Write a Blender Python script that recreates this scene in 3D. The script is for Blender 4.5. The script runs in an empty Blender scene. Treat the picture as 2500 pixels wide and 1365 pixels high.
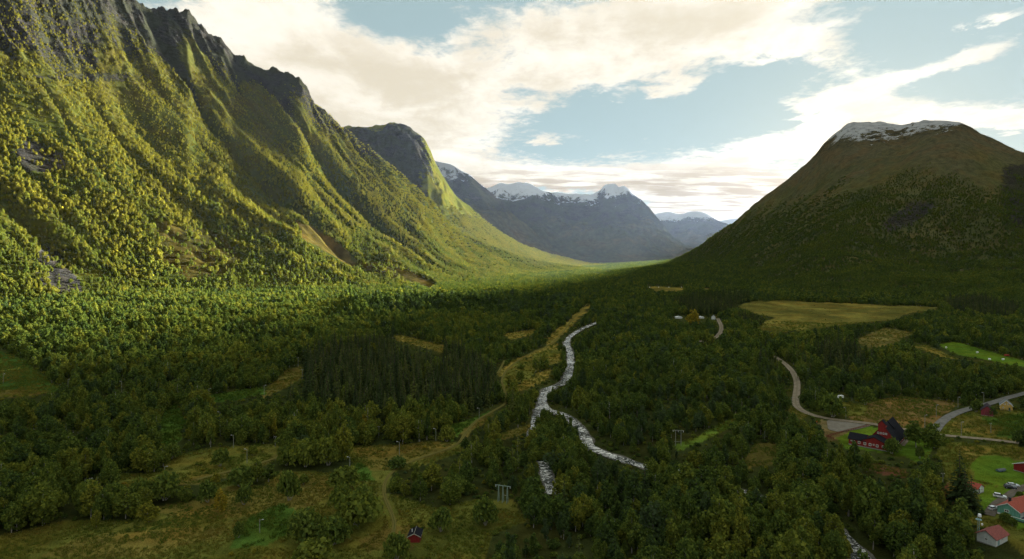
import bpy, bmesh, math, random
import numpy as np
from mathutils import Vector, Matrix
R = math.radians
rng = np.random.default_rng(7)
random.seed(7)
SC = bpy.context.scene
COL = SC.collection

# ------------------------------------------------------------------ camera
F = 1490.0          # focal length in photograph pixels (2500 wide)
CX, HY = 1250.0, 630.0   # photograph column straight ahead, row of the horizon
CAMZ = 105.0
cam_d = bpy.data.cameras.new('camera')
cam = bpy.data.objects.new('camera', cam_d)
COL.objects.link(cam)
cam.location = (0, 0, CAMZ)
cam.rotation_euler = (R(90), 0, 0)
cam_d.sensor_width = 36.0
cam_d.lens = F / 2500.0 * 36.0
cam_d.shift_y = -(682.5 - HY) / 2500.0
cam_d.clip_start = 1.0
cam_d.clip_end = 60000.0
SC.camera = cam

# ------------------------------------------------------------------ sky, sun, exposure
SUN_AZ, SUN_EL = 32.3, 7.6       # degrees right of straight ahead, degrees up
sdir = Vector((math.sin(R(SUN_AZ)) * math.cos(R(SUN_EL)), math.cos(R(SUN_AZ)) * math.cos(R(SUN_EL)), math.sin(R(SUN_EL))))

def build_world():
    w = bpy.data.worlds.new('World'); SC.world = w
    w.use_nodes = True
    nt = w.node_tree; N = nt.nodes; Lk = nt.links
    N.clear()
    def node(t, **k):
        n = N.new(t)
        for a, b in k.items(): setattr(n, a, b)
        return n
    def math_(op, a, b=None, c=None, clamp=False):
        n = node('ShaderNodeMath', operation=op); n.use_clamp = clamp
        for i, v in enumerate((a, b, c)):
            if v is None: continue
            if isinstance(v, (int, float)): n.inputs[i].default_value = v
            else: Lk.new(v, n.inputs[i])
        return n.outputs[0]
    def maprange(v, a, b, c=0.0, d=1.0, smooth=True):
        n = node('ShaderNodeMapRange'); n.interpolation_type = 'SMOOTHSTEP' if smooth else 'LINEAR'
        Lk.new(v, n.inputs[0])
        for i, x in zip((1, 2, 3, 4), (a, b, c, d)): n.inputs[i].default_value = x
        return n.outputs[0]
    def mixc(f, a, b):
        n = node('ShaderNodeMix', data_type='RGBA')
        if isinstance(f, (int, float)): n.inputs[0].default_value = f
        else: Lk.new(f, n.inputs[0])
        for i, v in ((6, a), (7, b)):
            if isinstance(v, tuple): n.inputs[i].default_value = v + (1,)
            else: Lk.new(v, n.inputs[i])
        return n.outputs[2]
    out = node('ShaderNodeOutputWorld'); bg = node('ShaderNodeBackground')
    Lk.new(bg.outputs[0], out.inputs[0])
    sky = node('ShaderNodeTexSky', sky_type='NISHITA'); sky.sun_disc = False
    sky.sun_elevation = R(SUN_EL); sky.sun_rotation = R(SUN_AZ)
    sky.altitude = 100; sky.air_density = 1.0; sky.dust_density = 0.7; sky.ozone_density = 1.0
    tc = node('ShaderNodeTexCoord'); d = tc.outputs['Generated']
    sep = node('ShaderNodeSeparateXYZ'); Lk.new(d, sep.inputs[0])
    dx, dy, dz = sep.outputs
    az = math_('MULTIPLY', math_('ARCTAN2', dx, dy), 180 / math.pi)
    el = math_('MULTIPLY', math_('ARCSINE', dz), 180 / math.pi)
    # a flat cloud deck: where the view ray meets it
    zc = math_('ADD', math_('MAXIMUM', dz, 0.0), 0.10)
    com = node('ShaderNodeCombineXYZ')
    Lk.new(math_('DIVIDE', dx, zc), com.inputs[0]); Lk.new(math_('DIVIDE', dy, zc), com.inputs[1])
    P = com.outputs[0]
    def noise(scale, det, rough, dist, off, vec=None, sxyz=(1, 1, 1)):
        m = node('ShaderNodeMapping'); Lk.new(vec or P, m.inputs[0])
        m.inputs['Location'].default_value = off; m.inputs['Scale'].default_value = sxyz
        n = node('ShaderNodeTexNoise'); Lk.new(m.outputs[0], n.inputs['Vector'])
        n.inputs['Scale'].default_value = scale; n.inputs['Detail'].default_value = det
        n.inputs['Roughness'].default_value = rough; n.inputs['Distortion'].default_value = dist
        return n.outputs[0]
    n1 = noise(1.5, 9, 0.6, 0.5, (3.1, 1.7, 0), sxyz=(1.0, 0.8, 1))
    n2 = noise(5.0, 8, 0.62, 0.4, (0.3, 7.7, 2), sxyz=(1.0, 0.8, 1))
    n3 = noise(14.0, 6, 0.65, 0.3, (4.3, 2.7, 5))
    # the banks of cloud: where they drift (azimuth, elevation, half widths, tilt, weight)
    acc = None
    jit = math_('MULTIPLY', math_('SUBTRACT', n2, 0.5), 7.0)
    jit2 = math_('MULTIPLY', math_('SUBTRACT', n1, 0.5), 6.0)
    azj = math_('ADD', az, jit); elj = math_('ADD', math_('ADD', el, math_('MULTIPLY', jit, 0.3)), math_('MULTIPLY', jit2, 0.5))
    for (a, e, wa, we, tilt, wt) in CLOUDS:
        ca, sa = math.cos(R(tilt)), math.sin(R(tilt))
        da = math_('SUBTRACT', azj, a); de = math_('SUBTRACT', elj, e)
        u = math_('ADD', math_('MULTIPLY', da, ca / wa), math_('MULTIPLY', de, sa / wa))
        v = math_('ADD', math_('MULTIPLY', da, -sa / we), math_('MULTIPLY', de, ca / we))
        r2 = math_('ADD', math_('MULTIPLY', u, u), math_('MULTIPLY', v, v))
        g = math_('MULTIPLY', math_('EXPONENT', math_('MULTIPLY', r2, -1.0)), wt)
        acc = g if acc is None else math_('ADD', acc, g)
    # beyond the picture the same broken deck goes on
    far = math_('SUBTRACT', 1.0, math_('MULTIPLY', maprange(az, -62, -44), maprange(az, 62, 44)))
    far = math_('MAXIMUM', far, maprange(el, 26, 40))
    acc = math_('ADD', acc, math_('MULTIPLY', far, 0.42))
    dens = math_('ADD', acc, math_('MULTIPLY', math_('SUBTRACT', n1, 0.5), 1.7))
    dens = math_('ADD', dens, math_('MULTIPLY', math_('SUBTRACT', n2, 0.5), 1.35))
    dens = math_('ADD', dens, math_('MULTIPLY', math_('SUBTRACT', n3, 0.5), 0.75))
    cover = maprange(dens, 0.18, 0.66)
    thick = maprange(dens, 0.50, 1.25)
    # light on the cloud: forward scattering round the sun, greyer where thick
    dot = node('ShaderNodeVectorMath', operation='DOT_PRODUCT'); Lk.new(d, dot.inputs[0]); dot.inputs[1].default_value = GLOW_DIR
    ang = math_('MULTIPLY', math_('ARCCOSINE', math_('MINIMUM', dot.outputs['Value'], 0.99999)), 180 / math.pi)
    glow = math_('EXPONENT', math_('MULTIPLY', ang, -1 / 5.5))
    cshade = maprange(noise(3.2, 6, 0.6, 0.3, (9, 4, 1), sxyz=(1, .6, 1)), 0.36, 0.64)
    white = mixc(cshade, (4.35, 3.95, 3.2), (5.4, 5.05, 4.35))
    body = mixc(math_('MULTIPLY', thick, math_('SUBTRACT', 1.0, math_('MULTIPLY', cshade, 0.7))), white, (3.8, 3.4, 2.6))
    # the low bank over the valley mouth is seen from below: brownish bellies
    low = maprange(el, 10.0, 6.0)
    belly = maprange(noise(2.6, 5, 0.55, 0.3, (2, 5, 3), sxyz=(0.8, 2.2, 1)), 0.44, 0.58)
    body = mixc(math_('MULTIPLY', math_('MULTIPLY', low, belly), 0.85), body, (2.0, 1.45, 0.8))
    gl = node('ShaderNodeVectorMath', operation='SCALE'); gl.inputs[0].default_value = (3.2, 2.8, 2.2); Lk.new(glow, gl.inputs['Scale'])
    addv = node('ShaderNodeVectorMath', operation='ADD'); Lk.new(body, addv.inputs[0]); Lk.new(gl.outputs[0], addv.inputs[1])
    gs = node('ShaderNodeVectorMath', operation='SCALE'); gs.inputs[0].default_value = (0.7, 0.6, 0.45); Lk.new(glow, gs.inputs['Scale'])
    skc = node('ShaderNodeVectorMath', operation='MULTIPLY_ADD'); Lk.new(sky.outputs[0], skc.inputs[0]); skc.inputs[1].default_value = SKY_TINT; skc.inputs[2].default_value = SKY_ADD
    ska = node('ShaderNodeVectorMath', operation='ADD'); Lk.new(skc.outputs[0], ska.inputs[0]); Lk.new(gs.outputs[0], ska.inputs[1])
    colr = mixc(cover, ska.outputs[0], addv.outputs[0])
    sc_ = node('ShaderNodeVectorMath', operation='SCALE'); Lk.new(colr, sc_.inputs[0]); sc_.inputs['Scale'].default_value = SKY_LEVEL; colr = sc_.outputs[0]
    # under the horizon: dim ground colour
    colr = mixc(maprange(el, -0.5, -4), colr, (0.3, 0.33, 0.25))
    Lk.new(colr, bg.inputs[0]); bg.inputs[1].default_value = 0.05
    w.cycles.sampling_method = 'MANUAL'; w.cycles.sample_map_resolution = 512

def azel(px, py):
    v = Vector(((px - CX) / F, 1, (HY - py) / F)).normalized()
    return math.degrees(math.atan2(v.x, v.y)), math.degrees(math.asin(v.z))
def cl(px, py, wx, wy, tilt, wt):
    a, e = azel(px, py)
    k = 57.3 / F * math.cos(R(a)) ** 1.5
    return (a, e, wx * k, wy * k, tilt, wt)
# banks of cloud as seen over the valley (photograph columns/rows turned into sky directions)
CLOUDS = [cl(690, 130, 260, 260, 0, 0.85), cl(1230, 150, 400, 100, 10, 0.68), cl(1680, 60, 400, 90, 0, 0.66), cl(1960, 115, 190, 55, -22, 0.50),
          cl(1130, 330, 140, 90, 0, 0.66), cl(900, 270, 220, 100, 0, 0.80), cl(1080, 440, 160, 50, 0, 0.7), cl(1480, 440, 340, 38, -2, 0.95), cl(1780, 490, 230, 60, 0, 0.95),
          cl(2060, 280, 140, 70, -5, 0.85), cl(1850, 372, 230, 36, 4, 0.75), cl(2330, 290, 280, 42, -10, 0.78), cl(2400, 140, 100, 45, 10, 0.62),
          cl(1650, 212, 110, 22, 14, 0.55), cl(1370, 335, 100, 16, 0, 0.62), cl(2430, 45, 60, 20, 0, 0.6), cl(1750, 560, 260, 40, 0, 0.75), cl(2200, 195, 160, 24, 8, 0.62),
          cl(960, 40, 130, 42, 0, -0.7), cl(1500, 300, 200, 30, 8, -0.4), cl(1750, 275, 110, 40, 8, -0.5), cl(2230, 70, 120, 80, 0, -0.5), cl(1240, 215, 90, 22, 8, -0.3)]
SKY_LEVEL = 0.61
SKY_TINT = (0.05, 0.055, 0.06)
SKY_ADD = (1.75, 2.35, 2.4)
GLOW_DIR = Vector(((2010 - CX) / F, 1, (HY - 350) / F)).normalized()   # where the veiled sun stands behind the ridge
build_world()
sun_d = bpy.data.lights.new('sun', 'SUN')
sun_d.energy = 5.0; sun_d.angle = R(4.0)   # the low sun shines through thin bright cloud; sun_d.color = (1.0, 0.745, 0.32)
sun = bpy.data.objects.new('sun', sun_d); COL.objects.link(sun)
sun.rotation_euler = (-sdir).to_track_quat('-Z', 'Y').to_euler()
sun.location = (2000, 3000, 3000)
vs = SC.view_settings
SC.display_settings.display_device = 'sRGB'
vs.view_transform = 'Standard'; vs.look = 'None'; vs.gamma = 1.0; vs.use_curve_mapping = False
vs.exposure = 2.75
cy = SC.cycles
cy.max_bounces = 6; cy.diffuse_bounces = 3; cy.glossy_bounces = 3; cy.transmission_bounces = 4; cy.volume_bounces = 0; cy.transparent_max_bounces = 8
cy.use_denoising = True; cy.sample_clamp_indirect = 6.0; cy.caustics_reflective = False; cy.caustics_refractive = False
cy.volume_step_rate = 1.0

# ------------------------------------------------------------------ noise and small helpers
def _hash(ix, iy, seed):
    n = (ix.astype(np.int64) * 374761393 + iy.astype(np.int64) * 668265263 + seed * 1442695041) & 0xFFFFFFFF
    n = ((n ^ (n >> 13)) * 1274126177) & 0xFFFFFFFF
    n = n ^ (n >> 16)
    return (n & 0xFFFFFF) / float(0xFFFFFF)
def vnoise(x, y, seed=0):
    ix = np.floor(x); iy = np.floor(y); fx = x - ix; fy = y - iy
    fx = fx * fx * fx * (fx * (fx * 6 - 15) + 10); fy = fy * fy * fy * (fy * (fy * 6 - 15) + 10)
    a = _hash(ix, iy, seed); b = _hash(ix + 1, iy, seed); c = _hash(ix, iy + 1, seed); d = _hash(ix + 1, iy + 1, seed)
    return (a + (b - a) * fx) * (1 - fy) + (c + (d - c) * fx) * fy
def fbm(x, y, oct=4, seed=0, gain=0.5, lac=2.03):
    s = np.zeros_like(x, dtype=float); a = 1.0; t = 0.0
    for i in range(oct):
        s += a * (vnoise(x, y, seed + i * 17) * 2 - 1); t += a
        x = x * lac + 13.7; y = y * lac + 7.3; a *= gain
    return s / t
def ridged(x, y, oct=4, seed=0, gain=0.5):
    s = np.zeros_like(x, dtype=float); a = 1.0; t = 0.0
    for i in range(oct):
        s += a * (1 - np.abs(vnoise(x, y, seed + i * 31) * 2 - 1) * 1.6); t += a
        x = x * 2.07 + 3.1; y = y * 2.07 + 9.2; a *= gain
    return s / t
def sstep(a, b, x):
    t = np.clip((x - a) / (b - a), 0, 1)
    return t * t * (3 - 2 * t)
def smooth1(xs, ys, x):
    """piecewise curve through knots, monotone cubic"""
    xs = np.asarray(xs, float); ys = np.asarray(ys, float)
    h = np.diff(xs); dlt = np.diff(ys) / h
    m = np.zeros_like(ys); m[1:-1] = np.where(dlt[:-1] * dlt[1:] > 0, 2 * dlt[:-1] * dlt[1:] / (dlt[:-1] + dlt[1:] + 1e-12), 0)
    m[0] = dlt[0]; m[-1] = dlt[-1]
    x = np.clip(x, xs[0], xs[-1])
    i = np.clip(np.searchsorted(xs, x) - 1, 0, len(h) - 1)
    t = (x - xs[i]) / h[i]
    return ((1 + 2 * t) * (1 - t) ** 2 * ys[i] + t * (1 - t) ** 2 * h[i] * m[i] + t * t * (3 - 2 * t) * ys[i + 1] + t * t * (t - 1) * h[i] * m[i + 1])
def seg_dist(x, y, pts):
    """distance from points to a polyline"""
    d = np.full(np.shape(x), 1e9)
    for (ax, ay), (bx, by) in zip(pts[:-1], pts[1:]):
        vx, vy = bx - ax, by - ay; L2 = vx * vx + vy * vy + 1e-9
        t = np.clip(((x - ax) * vx + (y - ay) * vy) / L2, 0, 1)
        d = np.minimum(d, np.hypot(x - ax - t * vx, y - ay - t * vy))
    return d
def in_poly(px, py, poly):
    inside = np.zeros(np.shape(px), bool)
    n = len(poly); j = n - 1
    for i in range(n):
        xi, yi = poly[i]; xj, yj = poly[j]
        if yi != yj:
            c = ((yi > py) != (yj > py)) & (px < (xj - xi) * (py - yi) / (yj - yi) + xi)
            inside ^= c
        j = i
    return inside

# ------------------------------------------------------------------ the lie of the land (world metres)
def flat_at(px, py, z=0.0):
    y = (CAMZ - z) * F / (py - HY)
    return ((px - CX) / F * y, y)
RIVER_PX = [(1600, 745), (1530, 765), (1455, 790), (1400, 812), (1380, 832), (1393, 858), (1394, 890), (1386, 918), (1374, 934), (1346, 938), (1326, 955), (1324, 976), (1346, 988), (1376, 1000), (1405, 1022), (1426, 1046), (1432, 1070),
            (1462, 1095), (1500, 1110), (1565, 1130), (1690, 1165), (1830, 1200), (1930, 1228), (2005, 1262), (2070, 1308), (2100, 1350), (2130, 1400), (2180, 1500)]
RIVER = [flat_at(a, b, -3) for a, b in RIVER_PX]
BRANCH_PX = [(1320, 972), (1312, 990), (1308, 1012), (1304, 1030), (1297, 1044), (1302, 1085), (1326, 1125), (1336, 1170), (1352, 1215)]
BRANCH = [flat_at(a, b, -3) for a, b in BRANCH_PX]
def V(x, y):
    x = np.asarray(x, float); y = np.asarray(y, float)
    z = 26 * np.clip((y - 800) / 5700, 0, 1.3)
    u = np.clip((-x - 180) / 660, 0, 1.6)
    z = z + 31 * u ** 1.4 * sstep(200, 900, y)
    u2 = np.clip((x - 700) / 900, 0, 1.5)
    z = z + 30 * u2 ** 1.5 * sstep(500, 1500, y)
    z = z + 62 * np.exp(-(((x - 1060) / 420) ** 2 + ((y - 3350) / 600) ** 2))
    z = z + 2.2 * fbm(x / 130, y / 130, 3, 5) * sstep(150, 350, y)
    k = sstep(1500, 700, y)
    z = z - 5.0 * k * np.exp(-(seg_dist(x, y, RIVER) / 34) ** 2) - 3.5 * k * np.exp(-(seg_dist(x, y, BRANCH) / 24) ** 2)
    return z

def column(x, y): return CX + F * x / y
class Massif:
    """a mountain side: for every bearing, where its foot and its crest lie and how high the crest stands"""
    def __init__(self, base, crest, prof, rough, sink=60.0):
        self.bx, self.by = zip(*base)                    # column, distance of the foot
        self.cx, self.cy, self.cd = zip(*crest)          # column, row, distance of the crest
        self.prof = prof; self.rough = rough; self.sink = sink
    def frame(self, px):
        yb = smooth1(self.bx, self.by, px)
        yr = smooth1(self.cx, self.cd, px)
        row = smooth1(self.cx, self.cy, px)
        zr = CAMZ + (HY - row) / F * yr
        return yb, yr, zr
    def H(self, x, y, fine=True):
        px = column(x, y)
        yb, yr, zr = self.frame(px)
        t = (y - yb) / (yr - yb)
        zb = V(x, np.clip(y, 100, None))
        tt = np.clip(t, 0, 1)
        z = zb + (zr - zb) * self.prof(tt, px)
        z = np.where(t > 1, zr - (t - 1) * (yr - yb) * 0.35, z)
        z = np.where(t < 0, zb + t * self.sink, z)
        if fine: z = z + self.rough(x, y, t, px, zr)
        return z
# left wall of the valley
def prof_left(t, px): 
    a = 0.62 * t ** 1.15 + 0.38 * t ** 3.0
    return a
def gully(x, y):
    """ribs and the narrow gullies between them, running down the left wall"""
    a = 0.20 * x + 0.98 * y
    n = 0.98 * x - 0.20 * y
    w = a + 70 * fbm(a / 380, n / 420, 3, 3) + 16 * fbm(a / 90, n / 90, 2, 4)
    c1 = 1 - np.abs(2 * vnoise(w / 230, n / 1500, 11) - 1)      # 1 along the creases
    c2 = 1 - np.abs(2 * vnoise(w / 95 + 4.4, n / 700 + 2, 23) - 1)
    return 1 - c1 ** 4, 1 - c2 ** 4, a, n
def rough_left(x, y, t, px, zr):
    r1, r2, a, n = gully(x, y)
    env = sstep(0.03, 0.30, t) * (1 - 0.6 * sstep(0.94, 1.0, t)) * sstep(60, 600, zr)
    d = env * (62 * (r1 - 0.8) + 22 * (r2 - 0.8))
    d = d + env * 30 * fbm(a / 170, n / 300, 4, 57)
    rock = sstep(0.60, 0.85, t + 0.12 * fbm(x / 200, y / 200, 2, 8)) * sstep(300, 800, zr)
    d = d + rock * (30 * (ridged(a / 60, n / 210, 3, 41) - 0.45) + 12 * (ridged(a / 24, n / 60, 3, 43) - 0.4)) * (1 - 0.5 * sstep(0.97, 1, t))
    zz = zr * prof_left(np.clip(t, 0, 1), px) / 34 + 1.3 * fbm(x / 150, y / 150, 3, 47)
    d = d + rock * (11 * (sstep(.55, .95, zz - np.floor(zz)) - (zz - np.floor(zz))) + 9 * (ridged(x / 19, y / 19, 3, 49) - .4))
    d = d + 6 * fbm(x / 45, y / 45, 4, 61) * sstep(0.02, 0.2, t)
    crag = sstep(0.93, 1.0, t) * sstep(600, 900, zr)
    d = d + crag * (13 * fbm(x / 38, y / 38, 3, 71) + 9 * ridged(x / 17, y / 17, 2, 72) - 5)
    return d
LEFT = Massif(base=[(-1400, 560), (-600, 760), (0, 1000), (300, 1230), (800, 1720), (1000, 2020), (1100, 2250), (1200, 2750), (1300, 3500), (1480, 4600)],
              crest=[(-1400, -260, 900), (-600, -160, 1250), (0, -80, 1780), (250, -30, 2150), (340, 0, 2300), (400, 14, 2400), (455, 20, 2490), (480, 50, 2530), (510, 78, 2570), (540, 92, 2610), (580, 130, 2660), (620, 148, 2710), (670, 170, 2770),
                     (728, 182, 2840), (748, 205, 2860), (765, 240, 2880), (790, 268, 2910), (840, 315, 2990), (920, 376, 3100), (1008, 446, 3220), (1052, 485, 3300), (1096, 543, 3400), (1140, 576, 3520), (1206, 602, 3700), (1300, 634, 4100), (1480, 662, 4800)],
              prof=prof_left, rough=rough_left)
# the cliffed mountain behind it, with the bright slope below
def prof_cliff(t, px):
    k = sstep(1130, 1040, px)
    cl_ = 0.42 * t ** 1.2 + 0.40 * sstep(0.5, 0.82, t) + 0.18 * t ** 2
    sl = 0.6 * t + 0.4 * t ** 2
    return cl_ * k + sl * (1 - k)
def rough_cliff(x, y, t, px, zr):
    a = 0.20 * x + 0.98 * y; n = 0.98 * x - 0.20 * y
    env = sstep(0.02, 0.3, t)
    hi = sstep(400, 900, zr)
    d = env * 26 * (ridged(a / 260 + 0.3 * fbm(n / 300, a / 300, 2, 9), n / 2600, 2, 15) - 0.4) * (0.35 + 0.65 * hi)
    face = hi * sstep(0.35, 0.5, t) * (1 - 0.8 * sstep(0.9, 1.0, t))
    d = d + face * (85 * (ridged(x / 150, y / 190, 4, 19, .55) - 0.45) + 26 * (ridged(x / 45, y / 60, 3, 20) - .4))
    zz = zr * prof_cliff(np.clip(t, 0, 1), px) / 60 + 1.2 * fbm(x / 200, y / 200, 3, 27)
    d = d + face * (22 * (sstep(.55, .95, zz - np.floor(zz)) - (zz - np.floor(zz))) + 14 * (ridged(x / 30, y / 30, 3, 29) - .4))
    d = d + hi * sstep(.94, 1, t) * 14 * fbm(x / 50, y / 50, 3, 21)
    d = d + 6 * fbm(x / 60, y / 60, 3, 62) * env
    return d
CLIFF = Massif(base=[(500, 3300), (1000, 3300), (1200, 3500), (1300, 4000), (1450, 6200), (1560, 6900)],
               crest=[(500, 330, 4500), (800, 318, 4600), (840, 312, 4650), (880, 305, 4700), (930, 300, 4750), (965, 296, 4800), (985, 303, 4820), (1000, 312, 4850), (1035, 336, 4900), (1048, 358, 4920), (1062, 390, 4950), (1088, 437, 5000),
                      (1110, 472, 5100), (1150, 508, 5300), (1200, 552, 5600), (1250, 584, 5900), (1300, 606, 6200), (1380, 630, 6600), (1450, 643, 6900), (1560, 650, 7300)],
               prof=prof_cliff, rough=rough_cliff)
def prof_plain(t, px): return 0.55 * t + 0.45 * t ** 1.8
def rough_far(amp, lam, seed):
    def f(x, y, t, px, zr):
        e = sstep(0.05, 0.45, t) * (1 - 0.72 * sstep(0.86, 1, t))
        return e * amp * ((ridged(x / lam, y / lam, 5, seed) - 0.45) + 0.35 * fbm(x / lam * 3, y / lam * 3, 3, seed + 3)) + sstep(.9, 1, t) * amp * .10 * fbm(x / lam * 5, y / lam * 5, 3, seed + 5)
    return f
SHOULDER = Massif(base=[(700, 6500), (1000, 6500), (1300, 6700), (1560, 7400)],
                  crest=[(700, 420, 7800), (1000, 400, 7900), (1065, 391, 8000), (1100, 399, 8000), (1140, 424, 8050), (1170, 446, 8100), (1195, 466, 8150), (1230, 500, 8250), (1300, 560, 8400), (1400, 625, 8600), (1560, 655, 8800)],
                  prof=prof_plain, rough=rough_far(110, 420, 101))
SNOWY = Massif(base=[(900, 7200), (1200, 7300), (1500, 7400), (1620, 7400), (1760, 7800)],
               crest=[(900, 480, 9800), (1150, 468, 10000), (1190, 455, 10000), (1215, 450, 10000), (1285, 445, 10050), (1305, 456, 10000), (1322, 466, 9900), (1365, 472, 10300), (1440, 471, 10300), (1462, 462, 10200), (1480, 449, 10100), (1500, 447, 10100), (1512, 456, 10050), (1522, 456, 10000), (1548, 474, 9950),
                      (1580, 502, 9800), (1610, 540, 9600), (1640, 571, 9400), (1690, 607, 9200), (1760, 640, 9000)],
               prof=lambda t, px: 0.35 * t + 0.65 * t ** 2.0, rough=rough_far(170, 520, 131))
FAR = Massif(base=[(1500, 9800), (1700, 9800), (2000, 9800)],
             crest=[(1500, 530, 14500), (1600, 520, 14500), (1632, 515, 14500), (1662, 523, 14300), (1690, 515, 14000), (1722, 521, 14000), (1745, 533, 14000), (1782, 547, 14000), (1830, 560, 14200), (2000, 580, 14500)],
             prof=prof_plain, rough=rough_far(170, 800, 161))
FARTHEST = Massif(base=[(1550, 15000), (1800, 15000), (2100, 15000)],
                  crest=[(1550, 545, 19000), (1700, 542, 19000), (1760, 538, 19000), (1800, 532, 19000), (1900, 540, 19000), (2100, 560, 19000)],
                  prof=prof_plain, rough=rough_far(60, 1500, 191))
# right wall
def prof_right(t, px):
    k = sstep(2050, 2330, px)
    a = 0.50 * t ** 1.25 + 0.50 * t ** 2.2
    b = 0.20 * t ** 1.2 + 0.58 * sstep(0.25, 0.66, t) + 0.22 * sstep(0.62, 1.0, t)
    return a * (1 - k) + b * k
def rough_right(x, y, t, px, zr):
    env = sstep(0.04, 0.3, t) * (1 - 0.75 * sstep(0.88, 1.0, t))
    d = env * (30 * fbm(x / 330, y / 330, 3, 201) + 34 * (ridged((0.8 * x + 0.6 * y) / 300, (0.6 * x - 0.8 * y) / 1500, 3, 207) - 0.45)) * sstep(100, 600, zr)
    d = d + 8 * fbm(x / 60, y / 60, 4, 211) * env + env * 30 * sstep(.55, .8, t) * (ridged(x / 140, y / 140, 4, 219) - .45)
    d = d + sstep(0.9, 1, t) * 9 * fbm(x / 60, y / 60, 4, 217) * sstep(300, 600, zr)
    d = d + 36 * np.exp(-(((px - 2340) / 90) ** 2 + ((t - 0.80) / 0.07) ** 2))
    return d
RIGHT = Massif(base=[(1560, 7300), (1660, 6200), (1720, 4800), (1800, 3100), (1900, 2050), (2000, 1650), (2300, 1500), (2500, 1330), (2800, 1180), (3600, 900)],
               crest=[(1560, 652, 7600), (1620, 641, 7300), (1660, 626, 7000), (1700, 605, 6200), (1740, 576, 5700), (1790, 541, 5200), (1850, 492, 4800), (1925, 437, 4500), (1985, 381, 4350), (2020, 342, 4250), (2045, 320, 4200), (2070, 303, 4150), (2095, 297, 4100), (2140, 296, 4060), (2200, 306, 4000),
                      (2260, 298, 3960), (2335, 299, 3900), (2365, 310, 3880), (2392, 326, 3860), (2440, 350, 3820), (2500, 372, 3760), (2700, 420, 3600), (3000, 450, 3400), (3600, 470, 3000)],
               prof=prof_right, rough=rough_right)
def ground_h(x, y):
    """height of whatever the foot would stand on"""
    x = np.asarray(x, float); y = np.asarray(y, float)
    return np.maximum(np.maximum(V(x, y), LEFT.H(x, y)), np.maximum(RIGHT.H(x, y), CLIFF.H(x, y)))
def spot(px, py, near=120.0, far=7000.0):
    """the first ground point met along the sight line to a photograph pixel"""
    ys = near * (far / near) ** np.linspace(0, 1, 900)
    xs = (px - CX) / F * ys
    zl = CAMZ - (py - HY) / F * ys
    g = V(xs, ys) if py > 800 else ground_h(xs, ys)
    k = np.nonzero(zl <= g)[0]
    i = k[0] if len(k) else len(ys) - 1
    if i > 0:
        a, b = zl[i - 1] - g[i - 1], g[i] - zl[i]
        t = a / (a + b + 1e-9)
        yy = ys[i - 1] + t * (ys[i] - ys[i - 1])
    else: yy = ys[0]
    xx = (px - CX) / F * yy
    return Vector((xx, yy, float(V(xx, yy) if py > 800 else ground_h(np.array([xx]), np.array([yy]))[0])))

# ------------------------------------------------------------------ materials
MATS = {}
class NT:
    def __init__(self, name):
        m = bpy.data.materials.new(name); m.use_nodes = True
        self.m = m; self.t = m.node_tree; self.t.nodes.clear()
        self.out = self.n('ShaderNodeOutputMaterial')
        MATS[name] = m
    def n(self, t, **k):
        x = self.t.nodes.new(t)
        for a, b in k.items(): setattr(x, a, b)
        return x
    def l(self, a, b): self.t.links.new(a, b)
    def set(self, sock, v):
        if v is None: return
        if isinstance(v, (int, float)): sock.default_value = v
        elif isinstance(v, tuple): sock.default_value = v + (1,) if (len(v) == 3 and sock.type == 'RGBA') else v
        else: self.l(v, sock)
    def math(self, op, a, b=None, c=None):
        x = self.n('ShaderNodeMath', operation=op)
        for i, v in enumerate((a, b, c)): self.set(x.inputs[i], v)
        return x.outputs[0]
    def mix(self, f, a, b, mode='MIX'):
        x = self.n('ShaderNodeMix', data_type='RGBA', blend_type=mode)
        self.set(x.inputs[0], f); self.set(x.inputs[6], a); self.set(x.inputs[7], b)
        return x.outputs[2]
    def mr(self, v, a, b, c=0.0, d=1.0):
        x = self.n('ShaderNodeMapRange', interpolation_type='SMOOTHSTEP'); self.l(v, x.inputs[0])
        for i, w in zip((1, 2, 3, 4), (a, b, c, d)): x.inputs[i].default_value = w
        return x.outputs[0]
    def noise(self, scale, det=4, rough=0.55, dist=0.0, vec=None, sc=None, loc=(0, 0, 0)):
        if sc or loc != (0, 0, 0):
            m = self.n('ShaderNodeMapping'); self.l(vec, m.inputs[0])
            m.inputs['Scale'].default_value = sc or (1, 1, 1); m.inputs['Location'].default_value = loc; vec = m.outputs[0]
        x = self.n('ShaderNodeTexNoise')
        if vec is not None: self.l(vec, x.inputs['Vector'])
        x.inputs['Scale'].default_value = scale; x.inputs['Detail'].default_value = det
        x.inputs['Roughness'].default_value = rough; x.inputs['Distortion'].default_value = dist
        return x.outputs[0]
    def pos(self):
        return self.n('ShaderNodeNewGeometry').outputs['Position']
    def bump(self, h, dist, strength=1.0):
        b = self.n('ShaderNodeBump'); b.inputs['Strength'].default_value = strength; b.inputs['Distance'].default_value = dist
        self.l(h, b.inputs['Height']); return b.outputs[0]
    def principled(self, col, rough=0.8, normal=None, spec=0.3, metal=0.0):
        p = self.n('ShaderNodeBsdfPrincipled')
        self.set(p.inputs['Base Color'], col); self.set(p.inputs['Roughness'], rough)
        p.inputs['Specular IOR Level'].default_value = spec; p.inputs['Metallic'].default_value = metal
        if normal is not None: self.l(normal, p.inputs['Normal'])
        self.l(p.outputs[0], self.out.inputs[0]); return p
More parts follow.
